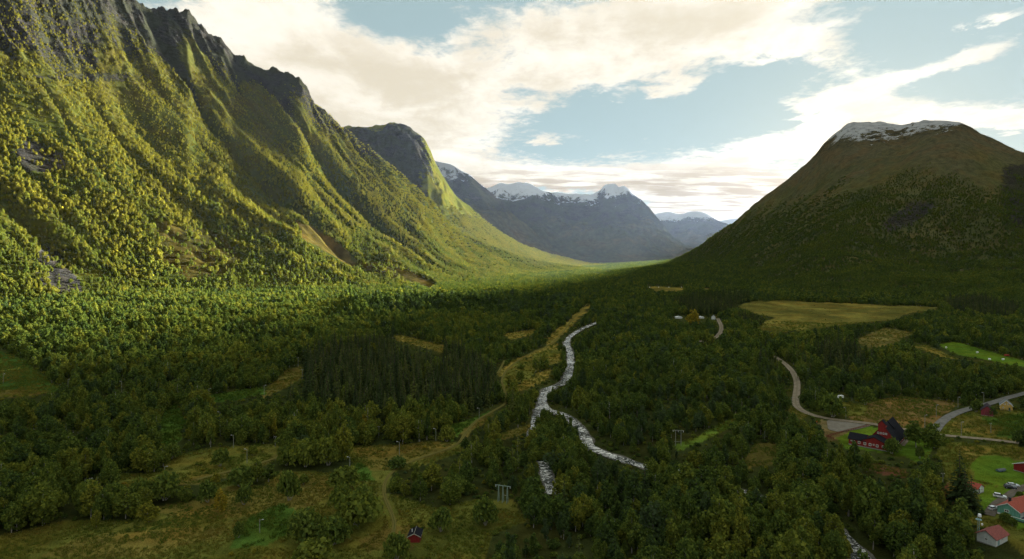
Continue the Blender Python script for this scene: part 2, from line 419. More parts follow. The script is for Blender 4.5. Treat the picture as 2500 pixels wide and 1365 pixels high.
def plain(name, col, rough=0.7, var=0.18, scale=3.0, spec=0.3, metal=0.0):
    if name in MATS: return MATS[name]
    t = NT(name); tc = t.n('ShaderNodeTexCoord').outputs['Object']
    n = t.noise(scale, 4, 0.6, 0.0, tc)
    c = t.mix(t.mr(n, 0.3, 0.7), tuple(max(0, v * (1 - var)) for v in col), tuple(min(1, v * (1 + var)) for v in col))
    t.principled(c, rough, None, spec, metal)
    return t.m

def land_material(name, snow=None, detail=1.0, grassy=True):
    """ground cover: colour zones come with the mesh ('cover'), stone where 'stone' says, grain and relief from noise"""
    t = NT(name); p = t.pos()
    at = t.n('ShaderNodeAttribute', attribute_name='cover').outputs['Color']
    st = t.n('ShaderNodeAttribute', attribute_name='stone').outputs['Fac']
    n1 = t.noise(0.05 / detail, 5, 0.62, 0.0, p); n2 = t.noise(0.6 / detail, 4, 0.65, 0.0, p); n3 = t.noise(0.012 / detail, 3, 0.55, 0.4, p)
    f = t.math('ADD', t.math('MULTIPLY', n2, 0.55), t.math('MULTIPLY', n1, 0.45))
    k = t.mr(f, 0.32, 0.68, 0.5, 1.5)
    vm = t.n('ShaderNodeVectorMath', operation='SCALE'); t.l(at, vm.inputs[0]); t.l(k, vm.inputs['Scale'])
    warm = t.mix(t.math('MULTIPLY', t.mr(n3, 0.45, 0.62), 0.45), vm.outputs[0], t.mix(1.0, vm.outputs[0], (1.35, 0.95, 0.75), 'MULTIPLY'))
    # bedded stone
    nr = t.noise(0.035 / detail, 7, 0.68, 0.6, p, (1, 1, 2.6))
    ns = t.noise(0.22 / detail, 6, 0.7, 0.0, p, (1, 1, 1.6), (5, 2, 1))
    rock = t.mix(t.mr(nr, 0.35, 0.65), (0.014, 0.014, 0.012), (0.062, 0.055, 0.042))
    rock = t.mix(t.mr(ns, 0.36, 0.62), t.mix(0.62, rock, (0.010, 0.010, 0.009)), t.mix(0.25, rock, (0.10, 0.088, 0.066)))
    rock = t.mix(t.math('MULTIPLY', t.mr(n3, 0.42, 0.58), 0.5), rock, (0.045, 0.05, 0.018))
    sm = t.mr(t.math('ADD', st, t.math('MULTIPLY', t.math('MULTIPLY', t.math('SUBTRACT', nr, 0.5), 1.6), t.mr(st, 0.02, 0.3))), 0.42, 0.6)
    col = t.mix(sm, warm, rock)
    if snow:
        z0, z1 = snow
        sp = t.n('ShaderNodeSeparateXYZ'); t.l(p, sp.inputs[0])
        nz = t.n('ShaderNodeSeparateXYZ'); t.l(t.n('ShaderNodeNewGeometry').outputs['Normal'], nz.inputs[0])
        big = t.noise(0.003, 6, 0.62, 0.6, p); fine = t.noise(0.022, 6, 0.72, 0.3, p, (1, 1, .55)); vf = t.noise(0.09, 4, .7, 0, p)
        h = t.math('ADD', sp.outputs[2], t.math('MULTIPLY', t.math('SUBTRACT', big, 0.5), (z1 - z0) * 1.2))
        h = t.math('ADD', h, t.math('MULTIPLY', t.math('SUBTRACT', fine, 0.5), (z1 - z0) * 3.2))
        h = t.math('ADD', h, t.math('MULTIPLY', t.math('SUBTRACT', vf, 0.5), (z1 - z0) * 1.2))
        h = t.math('ADD', h, t.math('MULTIPLY', t.math('SUBTRACT', nz.outputs[2], 0.74), (z1 - z0) * 2.6))
        zm = 0.5 * (z0 + z1)
        s = t.mr(h, zm - 0.12 * (z1 - z0), zm + 0.16 * (z1 - z0))
        col = t.mix(t.math('MULTIPLY', s, SNOW_AMT.get(name, 0.9)), col, (0.72, 0.75, 0.80))
    hgt = t.math('ADD', t.math('MULTIPLY', n1, 1.0), t.math('MULTIPLY', t.math('ADD', n2, t.math('MULTIPLY', t.math('ADD', t.math('MULTIPLY', ns, 5.0), t.math('MULTIPLY', nr, 9.0)), sm)), 0.5))
    df = t.n('ShaderNodeBsdfDiffuse'); t.l(col, df.inputs['Color']); t.l(t.bump(hgt, 3.0 * detail, 0.7), df.inputs['Normal']); t.l(df.outputs[0], t.out.inputs[0])
    return t.m
SNOW_AMT = {'right_wall_cover': 0.45, 'snow_mountain_cover': 0.7, 'far_mountain_cover': .6, 'shoulder_cover': .5}
M_VALLEY = land_material('valley_cover', None, 0.35)
M_LEFT = land_material('left_wall_cover', None, 0.9)
M_CLIFF = land_material('cliff_cover', None, 1.5)
M_SHOULDER = land_material('shoulder_cover', (1040, 1260), 3.0)
M_SNOWY = land_material('snow_mountain_cover', (1000, 1190), 3.0)
M_FAR = land_material('far_mountain_cover', (960, 1090), 4.0)
M_RIGHT = land_material('right_wall_cover', (850, 990), 1.2)

# ------------------------------------------------------------------ mesh helpers
def mesh_np(name, verts, faces, mats=None, smooth=False, mat_idx=None):
    me = bpy.data.meshes.new(name)
    verts = np.asarray(verts, np.float32); faces = np.asarray(faces, np.int32)
    n = faces.shape[1]
    me.vertices.add(len(verts)); me.vertices.foreach_set('co', verts.ravel())
    me.loops.add(faces.size); me.loops.foreach_set('vertex_index', faces.ravel())
    me.polygons.add(len(faces)); me.polygons.foreach_set('loop_start', np.arange(0, faces.size, n, dtype=np.int32))
    me.polygons.foreach_set('loop_total', np.full(len(faces), n, np.int32))
    if smooth: me.polygons.foreach_set('use_smooth', np.ones(len(faces), bool))
    for m in (mats or []): me.materials.append(m)
    if mat_idx is not None: me.polygons.foreach_set('material_index', np.asarray(mat_idx, np.int32))
    me.update(calc_edges=True)
    return me
def grid_faces(nr, nc):
    i = np.arange(nr * nc).reshape(nr, nc)
    return np.stack([i[:-1, :-1], i[:-1, 1:], i[1:, 1:], i[1:, :-1]], -1).reshape(-1, 4)
def add_attr(me, name, vals, kind):
    a = me.attributes.new(name, kind, 'POINT')
    if kind == 'FLOAT_COLOR':
        v = np.ones((len(vals), 4), np.float32); v[:, :3] = vals
        a.data.foreach_set('color', v.ravel())
    else:
        a.data.foreach_set('value', np.asarray(vals, np.float32 if kind == 'FLOAT' else np.int32))
def link(o, parent=None):
    COL.objects.link(o)
    if parent is not None: o.parent = parent
    return o
def structure(name, me, **k):
    o = bpy.data.objects.new(name, me); link(o); o['kind'] = 'structure'
    for a, b in k.items(): o[a] = b
    return o
def lerp3(a, b, f):
    return np.asarray(a)[None, :] * (1 - f[:, None]) + (np.asarray(b)[None, :] if np.ndim(b) == 1 else b) * f[:, None]

# ------------------------------------------------------------------ colour of the ground cover (real albedos)
GRASS = (0.105, 0.118, 0.022); TAN = (0.165, 0.138, 0.032); LUSH = (0.065, 0.12, 0.02); WOODFLOOR = (0.028, 0.036, 0.011); LAWN = (0.085, 0.15, 0.016)
HEATH = (0.115, 0.102, 0.026); SOIL = (0.11, 0.05, 0.028); SCREE = (0.11, 0.105, 0.10); STRAW = (0.19, 0.155, 0.034)
# ------------------------------------------------------------------ open ground: outlines read off the photograph, laid on the land
def Z(col, *pts, scrub=0.0): return (pts, col, scrub)
OPEN = [
    Z(GRASS, (-300, 1480), (-300, 1310), (0, 1305), (120, 1285), (200, 1272), (330, 1265), (430, 1228), (480, 1226), (500, 1180), (560, 1185), (640, 1190), (690, 1152), (850, 1155), (860, 1092), (980, 1085), (1060, 1075), (1120, 1080), (1135, 1098),
      (1020, 1138), (960, 1152), (945, 1200), (1060, 1238), (1180, 1215), (1255, 1222), (1290, 1270), (1205, 1300), (1180, 1365), (1150, 1480), scrub=0.5),
    Z(TAN, (560, 1190), (640, 1192), (700, 1165), (850, 1160), (820, 1200), (760, 1235), (690, 1250), (560, 1262), (420, 1262), (380, 1240)),
    Z(TAN, (865, 1095), (980, 1088), (1060, 1078), (1110, 1083), (1080, 1105), (990, 1130), (940, 1150), (900, 1150)),
    Z(LUSH, (600, 1265), (690, 1230), (720, 1245), (730, 1290), (640, 1330), (560, 1340)),
    Z(LUSH, (870, 1130), (900, 1140), (925, 1170), (880, 1175), (850, 1150)),
    Z(TAN, (100, 1365), (200, 1310), (420, 1290), (560, 1285), (540, 1310), (430, 1340), (330, 1365)),
    Z(HEATH, (880, 1320), (940, 1290), (1020, 1290), (1010, 1340), (900, 1350)),
    Z(GRASS, (395, 1152), (420, 1112), (500, 1096), (560, 1090), (690, 1085), (690, 1115), (600, 1150), (480, 1168), (380, 1192), (255, 1184), (300, 1160), scrub=0.3),
    Z(HEATH, (400, 1182), (480, 1163), (590, 1148), (660, 1120), (690, 1100), (690, 1116), (600, 1158), (480, 1178)),
    Z((0.045, 0.085, 0.016), (-300, 830), (0, 858), (60, 878), (112, 925), (152, 950), (130, 958), (0, 966), (-300, 970), scrub=0.15),
    Z(HEATH, (-300, 955), (0, 953), (70, 953), (120, 958), (60, 968), (-300, 975)),
    Z(HEATH, (650, 950), (700, 905), (735, 893), (742, 920), (692, 950), (640, 975), scrub=0.3),
    Z(LUSH, (505, 968), (560, 955), (640, 945), (655, 965), (590, 975), (520, 985)),
    Z(LUSH, (400, 1000), (430, 985), (455, 1030), (440, 1080), (400, 1090), (385, 1050)),
    Z((0.05, 0.046, 0.011), (372, 530), (430, 548), (500, 556), (560, 590), (600, 640), (540, 680), (460, 690), (400, 640), (385, 580), scrub=0.9),
    Z((0.085, 0.066, 0.014), (722, 540), (760, 552), (830, 598), (872, 640), (860, 652), (800, 620), (745, 590), scrub=.3),
    Z((0.05, 0.047, 0.011), (872, 640), (940, 635), (1000, 660), (1060, 688), (1062, 706), (980, 692), (900, 665), scrub=.9),
    Z((0.08, 0.064, 0.014), (960, 655), (1010, 668), (1062, 694), (1050, 704), (985, 678)),
    Z((0.07, 0.06, 0.012), (1085, 545), (1120, 560), (1175, 590), (1160, 592), (1110, 570)),
    Z(STRAW, (955, 818), (1000, 822), (1088, 845), (1082, 860), (1020, 846), (970, 832)),
    Z(STRAW, (1228, 818), (1260, 812), (1312, 802), (1300, 818), (1250, 828)),
    Z(STRAW, (1212, 912), (1250, 880), (1320, 850), (1362, 838), (1362, 852), (1300, 868), (1252, 892), (1232, 925)),
    Z(GRASS, (1262, 880), (1330, 855), (1372, 852), (1368, 885), (1310, 905), (1262, 950), (1225, 958), (1228, 920), scrub=0.85),
    Z(STRAW, (1338, 872), (1368, 864), (1372, 882), (1342, 892)),
    Z(STRAW, (1252, 955), (1290, 922), (1345, 898), (1338, 925), (1288, 952)),
    Z(STRAW, (1384, 788), (1405, 770), (1442, 738), (1442, 752), (1410, 785), (1350, 842), (1334, 842), (1348, 815)),
    Z(HEATH, (1195, 1078), (1240, 1052), (1300, 1036), (1296, 1056), (1240, 1073)),
    Z(HEATH, (1125, 1055), (1150, 1030), (1208, 1001), (1204, 1016), (1165, 1046), (1140, 1065)),
    Z(LUSH, (1080, 1040), (1130, 1030), (1200, 1000), (1190, 1010), (1140, 1045), (1100, 1075)),
    Z((0.165, 0.150, 0.034), (1790, 748), (1840, 735), (2050, 741), (2180, 747), (2310, 750), (2240, 762), (2185, 780), (2000, 802), (1900, 813), (1845, 803), (1885, 775), scrub=0.06),
    Z(STRAW, (1840, 738), (1905, 734), (2060, 741), (2180, 749), (2060, 752), (1900, 744)),
    Z((0.15, 0.13, 0.04), (2085, 832), (2160, 800), (2235, 812), (2182, 838), (2130, 852), scrub=0.1),
    Z(LAWN, (2288, 842), (2330, 834), (2400, 853), (2470, 872), (2600, 900), (2600, 925), (2500, 896), (2430, 884), (2340, 866)),
    Z(STRAW, (2213, 842), (2260, 842), (2300, 860), (2340, 880), (2290, 868)),
    Z((0.15, 0.105, 0.037), (2078, 988), (2200, 969), (2272, 974), (2345, 985), (2305, 1008), (2285, 1040), (2200, 1046), (2080, 1026), (2055, 1000)),
    Z(GRASS, (2050, 985), (2120, 985), (2110, 1015), (2060, 1018)),
    Z(GRASS, (2288, 1052), (2330, 1012), (2400, 1000), (2600, 1005), (2600, 1088), (2300, 1066)),
    Z(LUSH, (2395, 1020), (2600, 1000), (2600, 1085), (2430, 1066), (2460, 1045), (2410, 1035)),
    Z(TAN, (2330, 1015), (2390, 1012), (2395, 1035), (2445, 1045), (2420, 1062), (2320, 1055)),
    Z((0.14, 0.115, 0.05), (2000, 1022), (2060, 1030), (2130, 1045), (2060, 1075), (2015, 1078)),
    Z(LAWN, (2040, 1070), (2110, 1040), (2290, 1060), (2270, 1100), (2240, 1135), (2205, 1115), (2060, 1092)),
    Z(GRASS, (2295, 1078), (2600, 1092), (2600, 1400), (2500, 1365), (2440, 1300), (2385, 1285), (2335, 1210), (2300, 1150), (2280, 1110)),
    Z(TAN, (2330, 1085), (2420, 1092), (2380, 1130), (2340, 1120)),
    Z(LAWN, (2365, 1140), (2395, 1112), (2425, 1110), (2600, 1135), (2600, 1210), (2440, 1185), (2375, 1172)),
    Z(HEATH, (2430, 1098), (2600, 1110), (2600, 1128), (2470, 1120)),
    Z(LAWN, (2385, 1180), (2600, 1200), (2600, 1300), (2480, 1290), (2430, 1240), (2395, 1250)),
    Z(HEATH, (2310, 1175), (2325, 1165), (2345, 1230), (2380, 1280), (2345, 1255)),
    Z(SOIL, (2090, 1128), (2150, 1135), (2220, 1150), (2215, 1165), (2150, 1155)),
    Z(SOIL, (2295, 1190), (2315, 1180), (2330, 1225), (2305, 1222)),
    Z((0.09, 0.14, 0.02), (1640, 1090), (1700, 1068), (1790, 1018), (1803, 1028), (1722, 1077), (1660, 1103)),
    Z(HEATH, (1812, 1128), (1848, 1078), (1902, 1084), (1892, 1132), (1830, 1140)),
    Z(HEATH, (1915, 980), (1945, 1000), (1975, 1015), (1960, 1025), (1925, 1005)),
    Z(STRAW, (1583, 700), (1668, 701), (1668, 711), (1600, 712)),
    Z(STRAW, (1718, 703), (1735, 703), (1733, 708), (1720, 708)),
    Z((0.045, 0.043, 0.037), (60, 345), (100, 350), (150, 375), (165, 410), (110, 425), (70, 420), (40, 380), scrub=0.85),
    Z((0.045, 0.043, 0.037), (95, 590), (130, 605), (170, 660), (210, 715), (150, 722), (100, 690), scrub=0.85),
    Z((0.045, 0.043, 0.037), (2150, 550), (2230, 490), (2290, 500), (2240, 540), (2170, 570), scrub=.85),
]
# roads and tracks: photograph columns/rows, half width in metres
GRAVEL_PX = [(1700, 835), (1745, 828), (1758, 815), (1763, 800), (1757, 787), (1752, 778)]
ROAD_PX = [(1880, 865), (1905, 880), (1932, 902), (1947, 930), (1945, 962), (1940, 988), (1960, 1006), (2000, 1020), (2060, 1028), (2140, 1036), (2230, 1053), (2300, 1064), (2400, 1072), (2465, 1079), (2560, 1092), (2700, 1110)]
LANE_PX = [(2272, 1062), (2285, 1048), (2298, 1030), (2330, 1010), (2372, 997), (2420, 985), (2480, 967), (2560, 940)]
DRIVE_PX = [(2620, 1150), (2500, 1190), (2470, 1205), (2440, 1225), (2418, 1250), (2412, 1262)]
YARD_PX = [(2222, 1052), (2215, 1072), (2200, 1090)]
TRACK_PX = [(1434, 742), (1405, 772), (1352, 838), (1300, 862), (1252, 888), (1222, 922), (1232, 955), (1240, 984), (1206, 1004), (1160, 1028), (1138, 1056), (1115, 1092), (1020, 1120), (955, 1150), (938, 1180), (936, 1210), (955, 1250), (968, 1285), (955, 1310)]
SIDE_PX = [(1215, 914), (1232, 880)]
LEFT_TRACK_PX = [(480, 1172), (560, 1150), (640, 1132), (700, 1108), (860, 1100)]
LINES = {}
VISIBLE = []        # outlines on the photograph that no tree may cover

def chaikin(p, k=2):
    for _ in range(k):
        q = [p[0]]
        for a, b in zip(p[:-1], p[1:]):
            q.append((a[0] * .75 + b[0] * .25, a[1] * .75 + b[1] * .25)); q.append((a[0] * .25 + b[0] * .75, a[1] * .25 + b[1] * .75))
        p = q + [p[-1]]
    return p
for nm, pp in (('gravel', GRAVEL_PX), ('road', ROAD_PX), ('lane', LANE_PX), ('drive', DRIVE_PX), ('yard', YARD_PX), ('track', TRACK_PX), ('side', SIDE_PX), ('left', LEFT_TRACK_PX)):
    LINES[nm] = chaikin([tuple(spot(a, b).xy) for a, b in pp])

def cover_valley(x, y, z):
    px = column(x, y); py = HY + (CAMZ - z) / y * F
    jx = px + 9 * fbm(x / 22, y / 22, 3, 301) * np.clip(300 / y * 1.2, 0.25, 1.4)
    jy = py + 6 * fbm(x / 22, y / 22, 3, 307) * np.clip(300 / y * 1.2, 0.15, 1.4)
    fr = sstep(700, 1100, y)
    jx = jx + fr * 26 * fbm(x / 70, y / 70, 4, 303); jy = jy + fr * 5 * fbm(x / 70, y / 70, 4, 309)
    n = np.clip(0.5 + 0.8 * fbm(x / 90, y / 90, 4, 311), 0, 1)
    c = lerp3(WOODFLOOR, (0.05, 0.06, 0.016), n)
    for poly, col, scrub in OPEN:
        m = in_poly(jx, jy, poly)
        if m.any():
            v = np.clip(0.5 + 0.9 * fbm(x[m] / 30, y[m] / 30, 4, 317), 0, 1)
            c[m] = lerp3(np.array(col) * 0.66, np.array(col) * 1.32, v)
            if y[m].min() > 800:
                g2 = np.clip(.5 + 1.9 * fbm(x[m] / 70, y[m] / 110, 5, 319), 0, 1); c[m] = c[m] * (1 - .65 * g2[:, None]) + np.array((.055, .060, .015))[None] * (.65 * g2[:, None])
            if col in (GRASS, HEATH, TAN):
                w = np.clip(0.45 + 1.3 * fbm(x[m] / 16, y[m] / 26, 3, 331), 0, 1)
                c[m] = lerp3((0, 0, 0), c[m] * 0.75, np.ones(m.sum())) * (1 - w[:, None] * .35) + (np.array(TAN)[None] * (w[:, None] * .35)) * 1.0 + c[m] * .15
    return c
def fan_mesh(name, cols, ys, H, cover, mat, stone=None):
    """a height field drawn over bearings and distances"""
    S, Y = np.meshgrid((cols - CX) / F, ys)
    X = S * Y
    x, y = X.ravel(), Y.ravel()
    z = H(x, y)
    me = mesh_np(name, np.stack([x, y, z], 1), grid_faces(len(ys), len(cols)), [mat], smooth=True)
    add_attr(me, 'cover', cover(x, y, z), 'FLOAT_COLOR')
    add_attr(me, 'stone', stone(x, y, z) if stone else np.zeros(len(x)), 'FLOAT')
    return structure(name, me)
EXTRA = np.concatenate([np.linspace(-1500, -420, 40), np.arange(-400, 2900, 4.5), np.linspace(2910, 4000, 40)])
fan_mesh('ground', EXTRA, 60 * (8200 / 60) ** np.linspace(0, 1, 520), V, cover_valley, M_VALLEY)

def massif_mesh(name, ms, cols, nt, cover, mat, stone=None, t0=-0.06, t1=1.35, smooth=True):
    ts = np.linspace(t0, t1, nt)
    yb, yr, _ = ms.frame(cols)
    Y = yb[None, :] + ts[:, None] * (yr - yb)[None, :]
    X = Y * ((cols - CX) / F)[None, :]
    x, y = X.ravel(), Y.ravel(); z = ms.H(x, y)
    T = np.repeat(ts, len(cols))
    me = mesh_np(name, np.stack([x, y, z], 1), grid_faces(nt, len(cols)), [mat], smooth=smooth)
    add_attr(me, 'cover', cover(x, y, z, T), 'FLOAT_COLOR')
    add_attr(me, 'stone', stone(x, y, z, T) if stone else np.zeros(len(x)), 'FLOAT')
    return structure(name, me)
def cov_left(x, y, z, t):
    c = lerp3((0.040, 0.050, 0.009), (0.062, 0.068, 0.011), np.clip(0.5 + fbm(x / 120, y / 120, 3, 401), 0, 1))
    hi = sstep(350, 800, z + 120 * fbm(x / 160, y / 160, 3, 403))
    c = c * (1 - hi[:, None]) + np.array((0.066, 0.066, 0.014))[None] * hi[:, None]
    px = column(x, y); py = HY + (CAMZ - z) / y * F
    jx = px + 10 * fbm(x / 40, y / 40, 3, 405); jy = py + 7 * fbm(x / 40, y / 40, 3, 407)
    for poly, col, scrub in OPEN:
        m = in_poly(jx, jy, poly) & (py < 740)
        c[m] = np.array(col)[None] * (1 + 0.5 * fbm(x[m] / 30, y[m] / 30, 3, 409))[:, None]
    return c
def stone_left(x, y, z, t):
    px = column(x, y); py = HY + (CAMZ - z) / y * F
    r1, r2, a, n = gully(x, y)
    s = sstep(0.80, 0.96, t + 0.10 * fbm(x / 150, y / 150, 3, 411) - 0.22 * (r1 - 0.75) - 0.12 * (r2 - 0.75) + 0.10 * sstep(330, 120, px)) * sstep(380, 700, z)
    s = 0.85 * s
    s = np.maximum(s, 0.72 * np.exp(-((px - 230) / 160) ** 2 - ((py - 188) / 15) ** 2))
    s = np.maximum(s, 0.8 * sstep(0.93, 0.995, t) * sstep(600, 800, z))
    for poly in (OPEN[-3][0], OPEN[-2][0]):
        s = np.maximum(s, 0.52 * in_poly(px + 40 * fbm(x / 45, y / 45, 4, 415), py + 26 * fbm(x / 45, y / 45, 4, 417), poly))
    return s
massif_mesh('mountain_left', LEFT, np.concatenate([np.linspace(-1400, -120, 60), np.arange(-110, 1482, 3.6)]), 330, cov_left, M_LEFT, stone_left, smooth=False)
def cov_cliff(x, y, z, t):
    n = np.clip(0.5 + fbm(x / 200, y / 200, 3, 421), 0, 1)
    return lerp3((0.075, 0.085, 0.010), (0.11, 0.11, 0.014), n)
def stone_cliff(x, y, z, t):
    px = column(x, y)
    return 0.85 * sstep(1085, 1000, px + 40 * fbm(x / 120, y / 120, 3, 427)) * sstep(0.44, 0.58, t + 0.08 * fbm(x / 150, y / 150, 3, 425)) * (1 - 0.55 * sstep(0.9, 0.98, t) * sstep(1000, 940, px))
massif_mesh('mountain_cliff', CLIFF, np.arange(500, 1562, 3.2), 260, cov_cliff, M_CLIFF, stone_cliff, smooth=False)
def cov_far(a, b):
    def f(x, y, z, t):
        return lerp3(a, b, np.clip(0.5 + fbm(x / 500, y / 500, 3, 431), 0, 1))
    return f
def stone_hi(z0, z1):
    return lambda x, y, z, t: 0.9 * sstep(z0, z1, z + 160 * fbm(x / 300, y / 300, 3, 433))
massif_mesh('mountain_shoulder', SHOULDER, np.arange(700, 1562, 5.0), 120, cov_far((0.05, 0.05, 0.022), (0.08, 0.07, 0.03)), M_SHOULDER, stone_hi(400, 1000))
massif_mesh('mountain_snowy', SNOWY, np.arange(900, 1762, 4.0), 170, cov_far((0.04, 0.045, 0.02), (0.07, 0.065, 0.03)), M_SNOWY, stone_hi(350, 900))
massif_mesh('mountain_far', FAR, np.arange(1500, 2002, 5.0), 90, cov_far((0.05, 0.05, 0.025), (0.07, 0.065, 0.035)), M_FAR, stone_hi(300, 800))
massif_mesh('mountain_farthest', FARTHEST, np.arange(1550, 2102, 9.0), 40, cov_far((0.06, 0.06, 0.05), (0.07, 0.065, 0.05)), M_FAR, stone_hi(300, 900))
def cov_right(x, y, z, t):
    n = np.clip(0.5 + fbm(x / 150, y / 150, 4, 441), 0, 1)
    c = lerp3((0.052, 0.060, 0.022), (0.088, 0.084, 0.032), n)
    hi = sstep(420, 740, z + 160 * fbm(x / 200, y / 200, 4, 443))
    c = c * (1 - hi[:, None]) + np.array((0.082, 0.074, 0.040))[None] * hi[:, None]
    px = column(x, y); py = HY + (CAMZ - z) / y * F
    for poly, col, scrub in OPEN:
        m = in_poly(px, py, poly) & (py < 760)
        c[m] = np.array(col)[None]
    return c
def stone_right(x, y, z, t):
    px = column(x, y); py = HY + (CAMZ - z) / y * F
    s = 0.40 * sstep(650, 850, z)
    s = np.maximum(s, 0.8 * sstep(2420, 2470, px) * sstep(380, 420, py) * sstep(580, 530, py))
    s = np.maximum(s, 0.5 * in_poly(px + 50 * fbm(x / 80, y / 80, 4, 3), py + 25 * fbm(x / 80, y / 80, 4, 4), OPEN[-1][0]))
    return s
massif_mesh('mountain_right', RIGHT, np.concatenate([np.arange(1560, 2660, 4.0), np.linspace(2670, 3600, 60)]), 300, cov_right, M_RIGHT, stone_right)
# ------------------------------------------------------------------ trees: meshes
def leaf_material(name, ramp, trans, attr=None, rough=0.6):
    t = NT(name)
    if attr == 'INSTANCER':
        f = t.n('ShaderNodeAttribute', attribute_type='INSTANCER', attribute_name='tint').outputs['Fac']
    else:
        f = t.n('ShaderNodeAttribute', attribute_type='OBJECT', attribute_name='tint').outputs['Fac']
    isl = t.n('ShaderNodeNewGeometry').outputs['Random Per Island']
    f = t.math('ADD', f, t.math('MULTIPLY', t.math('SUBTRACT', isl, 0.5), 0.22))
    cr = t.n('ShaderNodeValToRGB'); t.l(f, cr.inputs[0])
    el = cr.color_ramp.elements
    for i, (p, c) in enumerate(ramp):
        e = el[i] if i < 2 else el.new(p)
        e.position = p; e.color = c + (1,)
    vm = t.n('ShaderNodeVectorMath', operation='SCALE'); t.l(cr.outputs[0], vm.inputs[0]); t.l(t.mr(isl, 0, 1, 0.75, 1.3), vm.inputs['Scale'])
    df = t.n('ShaderNodeBsdfDiffuse'); t.l(vm.outputs[0], df.inputs[0])
    tr = t.n('ShaderNodeBsdfTranslucent')
    tcol = t.n('ShaderNodeVectorMath', operation='MULTIPLY'); t.l(vm.outputs[0], tcol.inputs[0]); tcol.inputs[1].default_value = (1.25, 1.15, 0.7)
    t.l(tcol.outputs[0], tr.inputs[0])
    mx = t.n('ShaderNodeMixShader'); mx.inputs[0].default_value = trans
    t.l(df.outputs[0], mx.inputs[1]); t.l(tr.outputs[0], mx.inputs[2]); t.l(mx.outputs[0], t.out.inputs[0])
    return t.m
BIRCH_RAMP = [(0.0, (0.075, 0.110, 0.055)), (1.0, (0.36, 0.22, 0.028)), (0.12, (0.052, 0.088, 0.028)), (0.3, (0.094, 0.140, 0.032)), (0.55, (0.165, 0.190, 0.034)), (0.8, (0.27, 0.235, 0.032))]
SPRUCE_RAMP = [(0.0, (0.028, 0.045, 0.020)), (1.0, (0.10, 0.115, 0.03)), (0.5, (0.050, 0.072, 0.024))]
GRASS_RAMP = [(0.0, (0.065, 0.125, 0.022)), (1.0, (0.27, 0.18, 0.045)), (0.35, (0.125, 0.155, 0.026)), (0.65, (0.185, 0.165, 0.034))]
LM_I = leaf_material('birch_leaf', BIRCH_RAMP, 0.45, 'INSTANCER'); LM_O = leaf_material('birch_leaf_single', BIRCH_RAMP, 0.45)
SM_I = leaf_material('spruce_needle', SPRUCE_RAMP, 0.25, 'INSTANCER'); SM_O = leaf_material('spruce_needle_single', SPRUCE_RAMP, 0.25)
GM_I = leaf_material('meadow_blade', GRASS_RAMP, 0.35, 'INSTANCER')
BARK = plain('birch_bark', (0.34, 0.32, 0.29), 0.85, 0.5, 1.2)
SBARK = plain('spruce_bark', (0.09, 0.065, 0.05), 0.9, 0.3, 1.2)

def cards(P, Nrm, size, rg, jag=0.35):
    """irregular leaf sprays: one four-sided face each"""
    n = len(P)
    a = np.cross(Nrm, rg.normal(size=(n, 3))); a /= np.linalg.norm(a, axis=1, keepdims=True) + 1e-9
    b = np.cross(Nrm, a)
    s = size[:, None]
    cs = []
    for (u, v) in ((-1, -1), (1, -1), (1, 1), (-1, 1)):
        ju = u * (1 + jag * rg.uniform(-1, 1, (n, 1))); jv = v * (1 + jag * rg.uniform(-1, 1, (n, 1)))
        cs.append(P + a * ju * s * 0.5 + b * jv * s * 0.5 * 0.8 + Nrm * rg.uniform(-.2, .2, (n, 1)) * s)
    Vv = np.stack(cs, 1).reshape(-1, 3)
    return Vv, np.arange(4 * n).reshape(n, 4)
def tube(pts, rads, sides=6):
    pts = np.asarray(pts, float); n = len(pts)
    vs = []
    for i in range(n):
        d = pts[min(i + 1, n - 1)] - pts[max(i - 1, 0)]; d = d / (np.linalg.norm(d) + 1e-9)
        a = np.cross(d, (0.3, 0.9, 0.1)); a /= np.linalg.norm(a); b = np.cross(d, a)
        for k in range(sides):
            w = 2 * math.pi * k / sides
            vs.append(pts[i] + rads[i] * (math.cos(w) * a + math.sin(w) * b))
    fs = []
    for i in range(n - 1):
        for k in range(sides):
            k2 = (k + 1) % sides
            fs.append((i * sides + k, i * sides + k2, (i + 1) * sides + k2, (i + 1) * sides + k))
    return np.array(vs), np.array(fs)
def cat(parts):
    vs, fs, o = [], [], 0
    for v, f in parts:
        vs.append(v); fs.append(f + o); o += len(v)
    return np.concatenate(vs), np.concatenate(fs)
